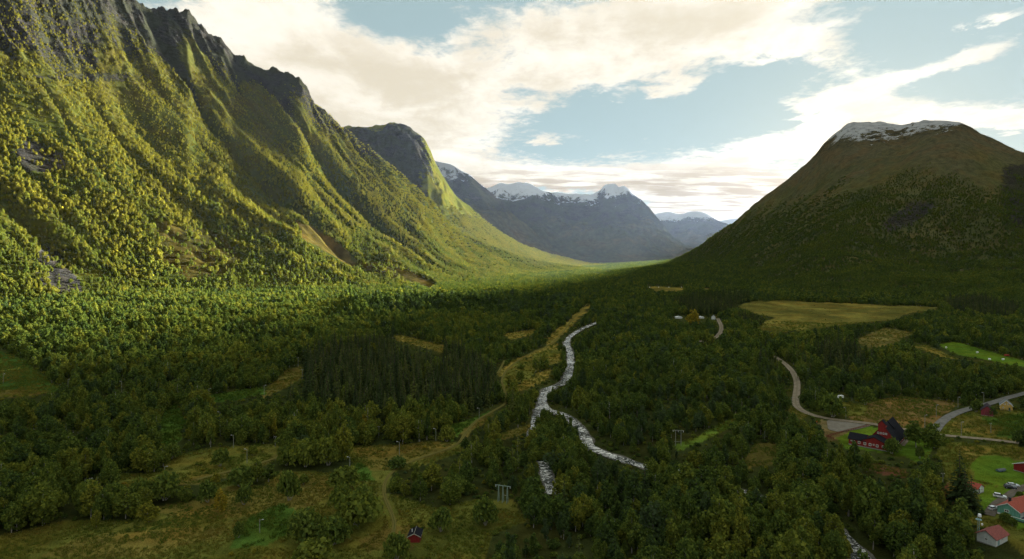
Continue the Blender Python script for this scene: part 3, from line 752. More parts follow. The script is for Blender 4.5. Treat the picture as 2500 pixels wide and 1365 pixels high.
def birch(seed, h=9.0, w=4.4, base=0.2, lobes=13, ncards=1100, size=0.5, top=0.75, woods=True, thin=1.0):
    """upright crown of many leafy lobes over a pale, slightly bent stem"""
    rg = np.random.default_rng(seed)
    lean = rg.uniform(-.04, .04, 2)
    def axis(t): return np.array([lean[0] * h * t + 0.12 * math.sin(3 * t + seed), lean[1] * h * t + .12 * math.cos(2.5 * t + seed), h * t])
    lob = []
    for i in range(lobes):
        t = base + (0.97 - base) * ((i + 0.5) / lobes) ** 0.9
        q = (t - base) / (1 - base)
        env = (1 - abs(2 * q ** 0.85 - 0.9) ** 2.4) if q > .05 else 0.6
        env = max(env, 0.42)
        rr = w * 0.5 * env
        ang = i * 2.4 + rg.uniform(-.5, .5)
        off = rr * rg.uniform(0.25, 0.95)
        c = axis(t) + np.array([math.cos(ang) * off, math.sin(ang) * off, rg.uniform(-.03, .03) * h])
        lr = max(0.26 * w * 0.5, rr * rg.uniform(0.36, 0.70))
        lob.append((c, lr, lr * rg.uniform(1.0, 1.5)))
    wsum = np.array([l[1] ** 2 for l in lob]); cnt = np.maximum(4, (ncards * wsum / wsum.sum())).astype(int)
    Ps, Ns, Ss = [], [], []
    for (c, lr, lh), k in zip(lob, cnt):
        d = rg.normal(size=(k, 3)); d /= np.linalg.norm(d, axis=1, keepdims=True)
        r = rg.uniform(0.55, 1.08, (k, 1)) ** 0.7
        p = c + d * r * np.array([lr, lr, lh])
        p[:, 2] -= 0.10 * lh * np.hypot(d[:, 0], d[:, 1])
        nn = d * 0.8 + rg.normal(size=(k, 3)) * 0.75; nn /= np.linalg.norm(nn, axis=1, keepdims=True)
        Ps.append(p); Ns.append(nn); Ss.append(size * rg.uniform(0.6, 1.35, k))
    P = np.concatenate(Ps); Nn = np.concatenate(Ns); S = np.concatenate(Ss)
    keep = P[:, 2] > 0.15
    if thin < 1: keep &= rg.uniform(size=len(P)) < thin
    leaf = cards(P[keep], Nn[keep], S[keep], rg)
    wood = None
    if woods:
        ts = np.linspace(0, 0.92, 6); r0 = 0.012 * h + 0.03
        parts = [tube([axis(t) - (0, 0, 0.3 * (t == 0)) for t in ts], [r0 * (1 - 0.85 * t) for t in ts], 5)]
        for (c, lr, lh) in lob[1::2][:6]:
            t0 = max(0.12, (c[2] / h) - 0.12)
            parts.append(tube([axis(t0), (axis(t0) + c) / 2 + (0, 0, 0.1), c], [r0 * .4, r0 * .25, r0 * .1], 4))
        wood = cat(parts)
    return leaf, wood
def dome(seed, h=5.0, w=6.5, lobes=16, ncards=1100, size=0.5):
    """a round willow: stems from the ground and lobes down to it"""
    rg = np.random.default_rng(seed)
    Ps, Ns, Ss, parts = [], [], [], []
    for i in range(lobes):
        u = (i + .5) / lobes; ph = i * 2.4
        elv = math.asin(u) ; rr = math.cos(elv)
        c = np.array([math.cos(ph) * rr * w * .34, math.sin(ph) * rr * w * .34, h * (0.22 + 0.50 * u)]) * rg.uniform(0.85, 1.12)
        lr = w * .5 * rg.uniform(.34, .5); lh = h * rg.uniform(.22, .34)
        k = ncards // lobes
        d = rg.normal(size=(k, 3)); d[:, 2] = np.abs(d[:, 2]) * 0.9 - 0.25; d /= np.linalg.norm(d, axis=1, keepdims=True)
        p = c + d * rg.uniform(.6, 1.08, (k, 1)) * np.array([lr, lr, lh])
        nn = d * .9 + rg.normal(size=(k, 3)) * .7; nn /= np.linalg.norm(nn, axis=1, keepdims=True)
        Ps.append(p); Ns.append(nn); Ss.append(size * rg.uniform(.6, 1.3, k))
        if i % 3 == 0: parts.append(tube([(0.1 * math.cos(ph), 0.1 * math.sin(ph), -.2), c * .5, c], [.09, .06, .03], 4))
    P = np.concatenate(Ps); k = P[:, 2] > 0.02
    return cards(P[k], np.concatenate(Ns)[k], np.concatenate(Ss)[k], rg), cat(parts)
def spruce(seed, h=15.0, w=4.6, levels=22, per=11, size=0.75, base=0.05):
    """drooping whorls that narrow to a spire"""
    rg = np.random.default_rng(seed)
    Ps, Ns, Ss = [], [], []
    for i in range(levels):
        t = base + (1 - base) * (i / (levels - 1)) ** 0.92
        rad = w * .5 * (1 - t) ** 0.82 * rg.uniform(.82, 1.12) + 0.12
        nb = max(3, int(per * (1 - t) + 3))
        for b in range(nb):
            a = rg.uniform(0, 2 * math.pi); rl = rad * rg.uniform(.7, 1.12)
            m = max(1, int(rl / (size * .62)))
            for s in range(m):
                q = (s + .6) / m
                r = rl * q
                Ps.append((math.cos(a) * r, math.sin(a) * r, h * t - 0.38 * r + 0.12 * r * q + rg.uniform(-.12, .12)))
                Ns.append((math.cos(a) * .55 + rg.normal() * .3, math.sin(a) * .55 + rg.normal() * .3, .8 + rg.normal() * .25))
                Ss.append(size * rg.uniform(.7, 1.25) * (0.55 + .45 * (1 - t)))
    P = np.array(Ps); Nn = np.array(Ns); Nn /= np.linalg.norm(Nn, axis=1, keepdims=True)
    P[:, 2] = np.maximum(P[:, 2], 0.1)
    return cards(P, Nn, np.array(Ss), rg), tube([(0, 0, -.3), (0, 0, h * .5), (0, 0, h * .97)], [.016 * h, .010 * h, .02], 5)
def two_mat(name, leaf, wood, lm, wm):
    if wood is None: return mesh_np(name, leaf[0], leaf[1], [lm])
    v, f = cat([leaf, wood])
    return mesh_np(name, v, f, [lm, wm], mat_idx=np.r_[np.zeros(len(leaf[1])), np.ones(len(wood[1]))])
def collection_of(name, meshes):
    c = bpy.data.collections.new(name)
    for i, me in enumerate(meshes):
        o = bpy.data.objects.new('%s_%02d' % (name, i), me); c.objects.link(o)
    return c
BIRCH_SPECS = [dict(h=8.6, w=5.0), dict(h=9.6, w=4.8, base=.16, lobes=15), dict(h=7.6, w=5.4, lobes=12, base=.12), dict(h=9.8, w=5.2, base=.24, lobes=14), dict(h=7.5, w=4.2, base=.10, lobes=11), dict(h=8.4, w=6.2, base=.14, lobes=18), dict(h=11, w=3.5, base=.12, lobes=15), dict(h=6.4, w=6.0, base=.05, lobes=17)]
birch_hi = [birch(100 + i, ncards=1250, size=.46, **s) for i, s in enumerate(BIRCH_SPECS)]
bare = birch(131, h=9, w=3.6, base=.3, lobes=12, ncards=260, size=.4, thin=.6)
C_HI = collection_of('birch_near', [two_mat('birch_near', l, w, LM_I, BARK) for l, w in birch_hi] + [two_mat('birch_near', bare[0], bare[1], LM_I, BARK)])
C_MID = collection_of('birch_mid', [two_mat('birch_mid', *birch(200 + i, ncards=330, size=.85, **s), LM_I, BARK) for i, s in enumerate(BIRCH_SPECS)])
C_FAR = collection_of('birch_far', [two_mat('birch_far', *birch(300 + i, ncards=90, size=1.5, woods=False, **s), LM_I, BARK) for i, s in enumerate(BIRCH_SPECS)])
def clump(seed):
    rg = np.random.default_rng(seed); parts = []
    for i in range(9):
        l, _ = birch(seed * 20 + i, h=rg.uniform(6.5, 10), w=4.6, lobes=6, ncards=34, size=2.2, woods=False, base=.05)
        v = l[0] + np.array([rg.uniform(-8, 8), rg.uniform(-8, 8), 0]); parts.append((v, l[1]))
    return cat(parts)
C_CLUMP = collection_of('birch_clump', [two_mat('birch_clump', clump(i), None, LM_I, BARK) for i in range(4)])
dome_hi = [dome(400, 5, 6.5), dome(401, 4.6, 6, 14), dome(402, 5.6, 6.4, 18), dome(403, 4.2, 7, 16)]
C_BUSH = collection_of('bush', [two_mat('bush', *dome(410 + i, 5, 6.2, 12, 360, .8), LM_I, BARK) for i in range(4)])
SPRUCE_SPECS = [dict(h=15, w=4.4), dict(h=17, w=4.8, levels=24), dict(h=13, w=4.2), dict(h=16, w=5.2, levels=23)]
spruce_hi = [spruce(500 + i, **s) for i, s in enumerate(SPRUCE_SPECS)]
C_SPR = collection_of('spruce_near', [two_mat('spruce_near', l, w, SM_I, SBARK) for l, w in spruce_hi])
C_SPRF = collection_of('spruce_far', [two_mat('spruce_far', spruce(520 + i, h=s['h'], w=s['w'], levels=11, per=6, size=1.5)[0], None, SM_I, SBARK) for i, s in enumerate(SPRUCE_SPECS)])
def tuft(seed, n=16, h=.55, r=.6):
    rg = np.random.default_rng(seed); V_, F_ = [], []
    for i in range(n):
        a, q = rg.uniform(0, 6.3), r * math.sqrt(rg.uniform()); x, y = q * math.cos(a), q * math.sin(a)
        b = rg.uniform(0, 6.3); ww = rg.uniform(.05, .12); hh = h * rg.uniform(.6, 1.3); lx, ly = rg.normal(0, .16, 2)
        o = len(V_)
        V_ += [(x - ww * math.cos(b), y - ww * math.sin(b), -.05), (x + ww * math.cos(b), y + ww * math.sin(b), -.05), (x + lx + ww * .4, y + ly, hh), (x + lx - ww * .4, y + ly, hh * .9)]
        F_.append((o, o + 1, o + 2, o + 3))
    return np.array(V_), np.array(F_)
C_TUFT = collection_of('tuft', [mesh_np('tuft', *tuft(600 + i), [GM_I]) for i in range(4)] + [mesh_np('tuft', *tuft(610 + i, 26, .8, 1.0), [GM_I]) for i in range(2)])

# ------------------------------------------------------------------ scattering masses with geometry nodes
def instancer(name, P, scl, rotz, idx, tint, coll, label, category):
    me = bpy.data.meshes.new(name)
    me.vertices.add(len(P)); me.vertices.foreach_set('co', np.asarray(P, np.float32).ravel())
    a = me.attributes.new('scl', 'FLOAT_VECTOR', 'POINT'); a.data.foreach_set('vector', np.asarray(scl, np.float32).ravel())
    add_attr(me, 'rotz', rotz, 'FLOAT'); add_attr(me, 'tint', tint, 'FLOAT'); add_attr(me, 'idx', idx, 'INT')
    o = bpy.data.objects.new(name, me); link(o)
    o['kind'] = 'stuff'; o['label'] = label; o['category'] = category
    g = bpy.data.node_groups.new(name, 'GeometryNodeTree')
    g.interface.new_socket('Geometry', in_out='INPUT', socket_type='NodeSocketGeometry'); g.interface.new_socket('Geometry', in_out='OUTPUT', socket_type='NodeSocketGeometry')
    N = g.nodes; i = N.new('NodeGroupInput'); q = N.new('NodeGroupOutput')
    ip = N.new('GeometryNodeInstanceOnPoints'); ci = N.new('GeometryNodeCollectionInfo')
    ci.inputs['Collection'].default_value = coll; ci.inputs['Separate Children'].default_value = True; ci.inputs['Reset Children'].default_value = True
    def attr(nm, ty):
        n = N.new('GeometryNodeInputNamedAttribute'); n.data_type = ty; n.inputs['Name'].default_value = nm
        return n.outputs[0]
    cx = N.new('ShaderNodeCombineXYZ'); g.links.new(attr('rotz', 'FLOAT'), cx.inputs[2])
    L = g.links.new
    L(i.outputs[0], ip.inputs['Points']); L(ci.outputs[0], ip.inputs['Instance']); ip.inputs['Pick Instance'].default_value = True
    L(attr('idx', 'INT'), ip.inputs['Instance Index']); L(cx.outputs[0], ip.inputs['Rotation']); L(attr('scl', 'FLOAT_VECTOR'), ip.inputs['Scale'])
    L(ip.outputs[0], q.inputs[0])
    md = o.modifiers.new('scatter', 'NODES'); md.node_group = g
    return o

def jitter_grid(y0, y1, sp, pxa=-260, pxb=2760, jit=.62):
    xm = max(abs(pxa - CX), abs(pxb - CX)) / F * y1
    xs = np.arange(-xm, xm, sp); ys = np.arange(y0, y1, sp)
    X, Y = np.meshgrid(xs, ys)
    X = X.ravel() + rng.uniform(-jit, jit, X.size) * sp; Y = Y.ravel() + rng.uniform(-jit, jit, Y.size) * sp
    c = column(X, Y); k = (c > pxa) & (c < pxb) & (Y > y0)
    return X[k], Y[k]
SPRUCE_STANDS = [
    [(700, 940), (740, 885), (800, 868), (860, 850), (930, 838), (1010, 850), (1120, 868), (1215, 930), (1218, 985), (1150, 1010), (1050, 1018), (950, 1040), (800, 1020), (720, 985)],
    [(1640, 742), (1700, 726), (1830, 722), (1835, 762), (1700, 782)], [(2300, 742), (2400, 735), (2490, 760), (2475, 790), (2330, 772)],
    [(1800, 780), (1865, 775), (1870, 800), (1820, 805)], [(640, 960), (700, 940), (720, 1000), (680, 1030), (640, 1000)],
    [(2010, 850), (2100, 860), (2140, 900), (2060, 930), (1990, 900)]]
KEEP_CLEAR = []      # (x, y, radius) of buildings and posts, filled below
def buffer_px(pts, half, zoom=1.0):
    out = []
    for (ax, ay), (bx, by) in zip(pts[:-1], pts[1:]):
        wa = half * (ay - HY) / CAMZ * zoom; wb = half * (by - HY) / CAMZ * zoom
        L_ = math.hypot(bx - ax, by - ay) + 1e-6; nx_, ny_ = -(by - ay) / L_, (bx - ax) / L_
        ex, ey = (bx - ax) / L_ * 3, (by - ay) / L_ * 2
        out.append([(ax + nx_ * wa - ex, ay + ny_ * wa * .5 - ey), (bx + nx_ * wb + ex, by + ny_ * wb * .5 + ey), (bx - nx_ * wb + ex, by - ny_ * wb * .5 + ey), (ax - nx_ * wa - ex, ay - ny_ * wa * .5 - ey)])
    return out
for pp, hw in ((GRAVEL_PX, 3.0), (ROAD_PX, 2.6), (LANE_PX, 3.0), (DRIVE_PX, 2), (YARD_PX, 1.6), (TRACK_PX[:9], 1.2), (TRACK_PX[11:], 1.0), (RIVER_PX[2:20], 4.2), (BRANCH_PX[:4], 1.5), (BRANCH_PX[6:], 2.6), ([(2082, 1322), (2100, 1350)], 2.4), (LEFT_TRACK_PX, 1.2)):
    VISIBLE += buffer_px(pp, hw)
for poly, col, scrub in OPEN:
    if scrub < .8: VISIBLE.append(poly)
VISIBLE += [[(2066, 1092), (2066, 1055), (2110, 1048), (2120, 1018), (2165, 1018), (2194, 1050), (2192, 1078), (2160, 1096)], [(2388, 1020), (2388, 983), (2436, 980), (2436, 1020)], [(2438, 1008), (2438, 972), (2484, 970), (2484, 1008)],
            [(2468, 1162), (2468, 1112), (2520, 1110), (2520, 1168)], [(2378, 1214), (2378, 1176), (2416, 1176), (2416, 1214)], [(2412, 1280), (2412, 1215), (2520, 1210), (2520, 1290)], [(2422, 1302), (2422, 1252), (2450, 1252), (2450, 1302)],
            [(2420, 1330), (2428, 1296), (2462, 1284), (2496, 1310), (2490, 1350), (2440, 1350)], [(2014, 986), (2014, 962), (2070, 960), (2070, 986)], [(1645, 782), (1645, 768), (1726, 768), (1726, 783)], [(1730, 786), (1730, 766), (1752, 766), (1752, 786)],
            [(1648, 1162), (1648, 1147), (1672, 1147), (1672, 1162)], [(986, 1332), (986, 1286), (1032, 1286), (1032, 1332)], [(1212, 1226), (1212, 1182), (1248, 1188), (1248, 1226)], [(1640, 1086), (1640, 1050), (1672, 1054), (1672, 1086)]]
def covers(px, py, hpx, wpx, polys=None):
    """would a tree with its foot here stand in front of something the photograph shows?"""
    hit = np.zeros(len(px), bool)
    for poly in (polys or VISIBLE):
        xs_ = [q[0] for q in poly]; ys_ = [q[1] for q in poly]
        m = np.nonzero(~hit & (px > min(xs_) - 45) & (px < max(xs_) + 45) & (py > min(ys_) - 2) & (py - hpx < max(ys_)))[0]
        if not len(m): continue
        h = np.zeros(len(m), bool)
        for fx, fy in ((0, .12), (0, .45), (0, .78), (-.3, .5), (.3, .5), (0, .95)):
            h |= in_poly(px[m] + fx * wpx[m], py[m] - fy * hpx[m], poly)
        hit[m] |= h
    return hit
def line_gap(x, y):
    d = np.full(len(x), 1e9)
    near = y < 2600
    xn, yn = x[near], y[near]; dn = np.full(len(xn), 1e9)
    for nm, w in (('gravel', 3.5), ('road', 4.2), ('lane', 4.5), ('drive', 4), ('yard', 3.5), ('track', 3.0), ('side', 2), ('left', 2.5)):
        dn = np.minimum(dn, seg_dist(xn, yn, LINES[nm]) - w)
    dn = np.minimum(dn, seg_dist(xn, yn, RIVER) - 4.4); dn = np.minimum(dn, seg_dist(xn, yn, BRANCH[:4]) - 3.2); dn = np.minimum(dn, seg_dist(xn, yn, BRANCH[6:]) - 3.6)
    for (cx_, cy_, r) in KEEP_CLEAR: dn = np.minimum(dn, np.hypot(xn - cx_, yn - cy_) - r)
    d[near] = dn
    return d
def site(x, y):
    """everything the wood cares about at each spot"""
    vz = V(x, y); lz = LEFT.H(x, y); rz = RIGHT.H(x, y); cz = CLIFF.H(x, y)
    z = np.maximum(np.maximum(vz, lz), np.maximum(rz, cz))
    which = np.argmax(np.stack([vz, lz, rz, cz]), 0)
    px = column(x, y); py = HY + (CAMZ - z) / y * F
    jx = px + 7 * fbm(x / 22, y / 22, 3, 301) * np.clip(300 / y * 1.2, 0.25, 1.4)
    jy = py + 5 * fbm(x / 22, y / 22, 3, 307) * np.clip(300 / y * 1.2, 0.15, 1.4)
    opn = np.zeros(len(x), bool); scrub = np.zeros(len(x))
    for poly, col, sc in OPEN:
        m = in_poly(jx, jy, poly)
        if sc > .8: m = m & (_hash(np.floor(x / 3.1), np.floor(y / 3.1), 5) < .72)
        opn |= m; scrub[m] = np.maximum(scrub[m], sc)
    spr = np.zeros(len(x), bool)
    for poly in SPRUCE_STANDS: spr |= in_poly(px, py, poly)
    return z, which, px, py, opn, scrub, spr
# ------------------------------------------------------------------ water, roads and tracks draped on the ground
def water_material():
    t = NT('river_water'); p = t.pos()
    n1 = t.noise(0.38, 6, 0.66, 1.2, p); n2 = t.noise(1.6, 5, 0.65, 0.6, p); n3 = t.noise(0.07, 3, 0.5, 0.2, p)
    foam_glint = t.mr(t.math('ADD', t.math('ADD', t.math('MULTIPLY', n1, 0.62), t.math('MULTIPLY', n2, 0.38)), t.math('MULTIPLY', t.math('SUBTRACT', n3, .5), .35)), 0.465, 0.60)
    col = t.mix(foam_glint, (0.028, 0.032, 0.026), (0.78, 0.77, 0.73))  # pale part is foam, whitened to stand in for reflected sky
    rgh = t.mr(foam_glint, 0, 1, 0.12, 0.75)
    h = t.math('ADD', n1, t.math('MULTIPLY', n2, 0.35))
    pr = t.principled(col, rgh, t.bump(h, 1.1, 0.75), 0.5)
    pr.inputs['IOR'].default_value = 1.33
    return t.m
def track_material(name, a, b, wear):
    t = NT(name); p = t.pos()
    n = t.noise(0.35, 5, 0.62, 0.2, p); m = t.noise(2.5, 4, 0.6, 0.0, p)
    c = t.mix(t.mr(t.math('ADD', t.math('MULTIPLY', n, .6), t.math('MULTIPLY', m, .4)), .36, .64), a, b)
    uv = t.n('ShaderNodeAttribute', attribute_name='across').outputs['Fac']
    w = t.n('ShaderNodeMath', operation='ABSOLUTE'); t.l(uv, w.inputs[0])
    strip = t.math('MULTIPLY', t.mr(w.outputs[0], 0.28, 0.12), t.mr(n, .35, .6))
    c = t.mix(t.math('MULTIPLY', strip, wear), c, (0.075, 0.085, 0.025))
    t.principled(c, 1.0, t.bump(m, .05, .6), .0)
    return t.m
def strip_mesh(name, pts, half, lift, mat, nx=6, wob=0.0, level=False):
    p = np.array(pts, float)
    seg = np.hypot(*np.diff(p, axis=0).T); s = np.r_[0, np.cumsum(seg)]
    q = np.arange(0, s[-1], 2.5); px = np.interp(q, s, p[:, 0]); py = np.interp(q, s, p[:, 1])
    k = np.ones(5) / 5
    if len(px) > 12:
        px[2:-2] = np.convolve(px, k, 'valid'); py[2:-2] = np.convolve(py, k, 'valid')
    tx, ty = np.gradient(px), np.gradient(py); L = np.hypot(tx, ty); nxv, nyv = -ty / L, tx / L
    hw = half * (1 + wob * fbm(q / 14, q * 0 + 3, 3, 801)) ; hw2 = half * (1 + wob * fbm(q / 14, q * 0 + 9, 3, 803))
    us = np.linspace(-1, 1, nx)
    W = np.where(us[None] < 0, hw[:, None], hw2[:, None])
    X = px[:, None] + nxv[:, None] * us[None] * W; Y = py[:, None] + nyv[:, None] * us[None] * W
    if level: Zz = np.repeat((V(px, py) + lift)[:, None], nx, 1)
    else: Zz = V(X.ravel(), Y.ravel()).reshape(X.shape) + lift + 0.0003 * np.abs(Y)
    me = mesh_np(name, np.stack([X.ravel(), Y.ravel(), Zz.ravel()], 1), grid_faces(len(px), nx), [mat], smooth=True)
    add_attr(me, 'across', np.tile(us, len(px)), 'FLOAT')
    return structure(name, me)
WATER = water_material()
GRAVELBAR = track_material('river_gravel', (0.07, 0.066, 0.056), (0.17, 0.16, 0.135), 0)
strip_mesh('river_bank', chaikin(RIVER), 4.8, 0.42, GRAVELBAR, 8, 0.6, True)
strip_mesh('branch_bank', chaikin(BRANCH), 3.6, 0.44, GRAVELBAR, 6, 0.6, True)
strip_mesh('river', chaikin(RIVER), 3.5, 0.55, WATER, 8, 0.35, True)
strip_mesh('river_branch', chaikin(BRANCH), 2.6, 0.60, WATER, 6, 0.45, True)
DIRT = track_material('gravel_track', (0.17, 0.14, 0.10), (0.30, 0.25, 0.185), 0.35)
ASPH = track_material('old_asphalt', (0.13, 0.128, 0.12), (0.20, 0.195, 0.18), 0.0)
GRTRACK = track_material('grass_track', (0.12, 0.105, 0.03), (0.17, 0.145, 0.042), 1.0)
strip_mesh('road', LINES['road'], 2.5, 0.16, DIRT, 8, .08)
strip_mesh('road_far', LINES['gravel'], 3.2, 0.18, DIRT, 6, .1)
strip_mesh('road_lane', LINES['lane'], 2.9, 0.20, ASPH, 6, .05)
strip_mesh('driveway', LINES['drive'], 1.9, 0.16, track_material('drive_gravel', (0.10, 0.085, 0.07), (0.17, 0.145, 0.12), .2), 6, .15)
strip_mesh('path_house', LINES['yard'], 1.5, 0.22, DIRT, 5, .1)
strip_mesh('path_meadow', LINES['track'], 0.85, 0.14, GRTRACK, 6, .25)
strip_mesh('path_side', LINES['side'], 1.1, 0.17, GRTRACK, 5, .2)
strip_mesh('path_left', LINES['left'], 1.2, 0.15, GRTRACK, 5, .25)
def patch_mesh(name, poly_px, lift, mat, n=26):
    pts = np.array([tuple(spot(a, b).xy) for a, b in poly_px])
    c = pts.mean(0); rings = np.linspace(0, 1, 7); ang = []
    P = []
    m = len(pts)
    per = []
    for i in range(m):
        a, b = pts[i], pts[(i + 1) % m]
        for q in range(6): per.append(a + (b - a) * q / 6)
    per = np.array(per); per = (np.roll(per, 1, 0) + per + np.roll(per, -1, 0)) / 3
    X = c[None, None] + rings[:, None, None] * (per - c)[None]
    k = len(per)
    Zz = V(X[..., 0].ravel(), X[..., 1].ravel()) + lift
    fs = []
    for r in range(6):
        for j in range(k):
            j2 = (j + 1) % k
            fs.append((r * k + j, r * k + j2, (r + 1) * k + j2, (r + 1) * k + j))
    me = mesh_np(name, np.c_[X[..., 0].ravel(), X[..., 1].ravel(), Zz], fs, [mat], smooth=True)
    add_attr(me, 'across', np.ones(len(Zz)), 'FLOAT')
    return structure(name, me)
patch_mesh('parking_ground', [(2018, 1026), (2060, 1031), (2110, 1037), (2128, 1040), (2090, 1050), (2050, 1056), (2022, 1050)], 0.30, track_material('parking_gravel', (0.15, 0.135, 0.11), (0.22, 0.20, 0.165), 0))
# ------------------------------------------------------------------ things people built
def bm_box(bm, x0, x1, y0, y1, z0, z1):
    v = [bm.verts.new((x, y, z)) for z in (z0, z1) for y in (y0, y1) for x in (x0, x1)]
    for f in ((0, 2, 3, 1), (4, 5, 7, 6), (0, 1, 5, 4), (2, 6, 7, 3), (0, 4, 6, 2), (1, 3, 7, 5)): bm.faces.new([v[i] for i in f])
def bm_prism(bm, prof, a0, a1, axis='y'):
    """profile in (u, z) pulled along an axis"""
    mk = (lambda u, z, a: (u, a, z)) if axis == 'y' else (lambda u, z, a: (a, u, z))
    A = [bm.verts.new(mk(u, z, a0)) for u, z in prof]; B = [bm.verts.new(mk(u, z, a1)) for u, z in prof]
    n = len(prof)
    bm.faces.new(A); bm.faces.new(B[::-1])
    for i in range(n): bm.faces.new([A[i], B[i], B[(i + 1) % n], A[(i + 1) % n]])
def bm_tube(bm, a, b, r0, r1=None, n=8):
    v, f = tube([a, b], [r0, r0 if r1 is None else r1], n)
    vs = [bm.verts.new(p) for p in v]
    for q in f: bm.faces.new([vs[i] for i in q])
    bm.faces.new(vs[:n][::-1]); bm.faces.new(vs[n:])
def part(name, build, mat, parent, bevel=0.0):
    bm = bmesh.new(); build(bm)
    bmesh.ops.recalc_face_normals(bm, faces=bm.faces)
    if bevel: bmesh.ops.bevel(bm, geom=bm.edges[:], offset=bevel, segments=2, affect='EDGES', profile=.6)
    me = bpy.data.meshes.new(name); bm.to_mesh(me); bm.free()
    me.materials.append(mat)
    return link(bpy.data.objects.new(name, me), parent)
def thing(name, loc, rz, label, category, group=None, clear=None):
    e = bpy.data.objects.new(name, None); link(e); e.location = loc; e.rotation_euler = (0, 0, R(rz))
    e['label'] = label; e['category'] = category
    if group: e['group'] = group
    if clear: KEEP_CLEAR.append((loc[0], loc[1], clear))
    return e
def sightline(p, r, reach):
    """keep the view towards a thing open as it is in the photograph"""
    d = Vector((p[0], p[1])).normalized()
    KEEP_CLEAR.append((p[0] - d.x * r, p[1] - d.y * r, r))
def boards(name, col, var=.2):
    t = NT(name); tc = t.n('ShaderNodeTexCoord').outputs['Object']
    w = t.noise(5.0, 3, .6, 0, tc, (1, 1, .05)); n = t.noise(.8, 4, .6, 0, tc)
    c = t.mix(t.mr(w, .35, .65), tuple(v * (1 - var) for v in col), tuple(v * (1 + var) for v in col))
    c = t.mix(t.math('MULTIPLY', t.mr(n, .45, .75), .3), c, tuple(v * .55 for v in col))
    t.principled(c, .75, t.bump(w, .03, .5), .25); return t.m
RED = boards('red_boards', (0.20, 0.018, 0.016)); REDOLD = boards('weathered_red_boards', (0.20, 0.035, 0.045), .35); YEL = boards('yellow_boards', (0.50, 0.34, 0.10)); GRN = boards('green_boards', (0.13, 0.33, 0.26)); WHT = boards('white_boards', (0.62, 0.66, 0.66), .08)
ORN = boards('red_brown_boards', (0.17, 0.05, 0.03))
TRIM = plain('white_trim', (0.75, 0.76, 0.74), .6, .06); SLATE = plain('dark_slate', (0.016, 0.017, 0.022), .95, .3, 2.0, .04); GREYROOF = plain('grey_metal_roof', (0.17, 0.18, 0.19), .8, .25, 1.2, .15)
TILE = plain('red_tile', (0.30, 0.055, 0.03), .7, .25, 2.5); TILEOLD = plain('faded_red_tile', (0.22, 0.06, 0.05), .75, .25, 2.0); PURP = plain('brown_sheet_roof', (0.045, 0.035, 0.045), .9, .25, 1.5, .08)
STONE = plain('foundation_stone', (0.26, 0.255, 0.24), .9, .25, 2.0); DARKWOOD = plain('dark_wood', (0.05, 0.04, 0.035), .8, .25, 3); GLASS = plain('window_glass', (0.02, 0.025, 0.03), .12, .2, 2, .6)
POLEWOOD = plain('pole_wood', (0.24, 0.25, 0.21), .9, .25, 2); GALV = plain('galvanised_steel', (0.42, 0.45, 0.44), .45, .15, 3, .5, .3); LAMPW = plain('lamp_shell', (0.80, 0.82, 0.82), .4, .05); TEAL = plain('mast_paint', (0.22, 0.36, 0.38), .6, .2, 3)
DECK = plain('deck_boards', (0.06, 0.075, 0.09), .8, .25, 3); RUBBER = plain('tyre_rubber', (0.015, 0.015, 0.016), .85, .2, 4); TARP = plain('grey_tarp', (0.10, 0.115, 0.12), .6, .25, 2)
PALEWOOD = plain('weathered_trim', (0.36, 0.34, 0.28), .7, .15)
def window(parent, c, n, w, h, frame=TRIM, d=.06):
    """a framed window on a wall: centre, outward normal in the plan, width and height"""
    c = Vector(c); n = Vector((n[0], n[1], 0)).normalized(); a = Vector((-n.y, n.x, 0))
    def quad_box(bm, u0, u1, z0, z1, o0, o1):
        v = [bm.verts.new(c + a * u + Vector((0, 0, z)) + n * o) for o in (o0, o1) for z in (z0, z1) for u in (u0, u1)]
        for f in ((0, 2, 3, 1), (4, 5, 7, 6), (0, 1, 5, 4), (2, 6, 7, 3), (0, 4, 6, 2), (1, 3, 7, 5)): bm.faces.new([v[i] for i in f])
    def fr(bm):
        t = min(.16, w * .16)
        quad_box(bm, -w / 2, w / 2, h / 2 - t, h / 2, .0, d); quad_box(bm, -w / 2, w / 2, -h / 2, -h / 2 + t, .0, d)
        quad_box(bm, -w / 2, -w / 2 + t, -h / 2 + t, h / 2 - t, .0, d); quad_box(bm, w / 2 - t, w / 2, -h / 2 + t, h / 2 - t, .0, d)
        quad_box(bm, -t * .3, t * .3, -h / 2 + t, h / 2 - t, .0, d * .8)
    o = part('window', fr, frame, parent)
    part('pane', lambda bm: quad_box(bm, -w / 2 + .02, w / 2 - .02, -h / 2 + .02, h / 2 - .02, .003, .02), GLASS, o)
    return o
def door(parent, c, n, w, h, mat):
    c = Vector(c); n = Vector((n[0], n[1], 0)).normalized(); a = Vector((-n.y, n.x, 0))
    def qb(u0, u1, z0, z1, o0, o1):
        def f(bm):
            v = [bm.verts.new(c + a * u + Vector((0, 0, z)) + n * o) for o in (o0, o1) for z in (z0, z1) for u in (u0, u1)]
            for q in ((0, 2, 3, 1), (4, 5, 7, 6), (0, 1, 5, 4), (2, 6, 7, 3), (0, 4, 6, 2), (1, 3, 7, 5)): bm.faces.new([v[i] for i in q])
        return f
    d = part('door', qb(-w / 2, w / 2, 0, h, .0, .06), mat, parent)
    part('handle', qb(w * .32, w * .40, h * .45, h * .5, .06, .1), GALV, d)
def gable_shell(W, D, eave, ridge, z0=0.0, x0=0.0, y0=0.0):
    """walls with gables at y0 and y0 + D; ridge along y"""
    def f(bm): bm_prism(bm, [(x0, z0), (x0 + W, z0), (x0 + W, eave), (x0 + W / 2, ridge), (x0, eave)], y0, y0 + D, 'y')
    return f
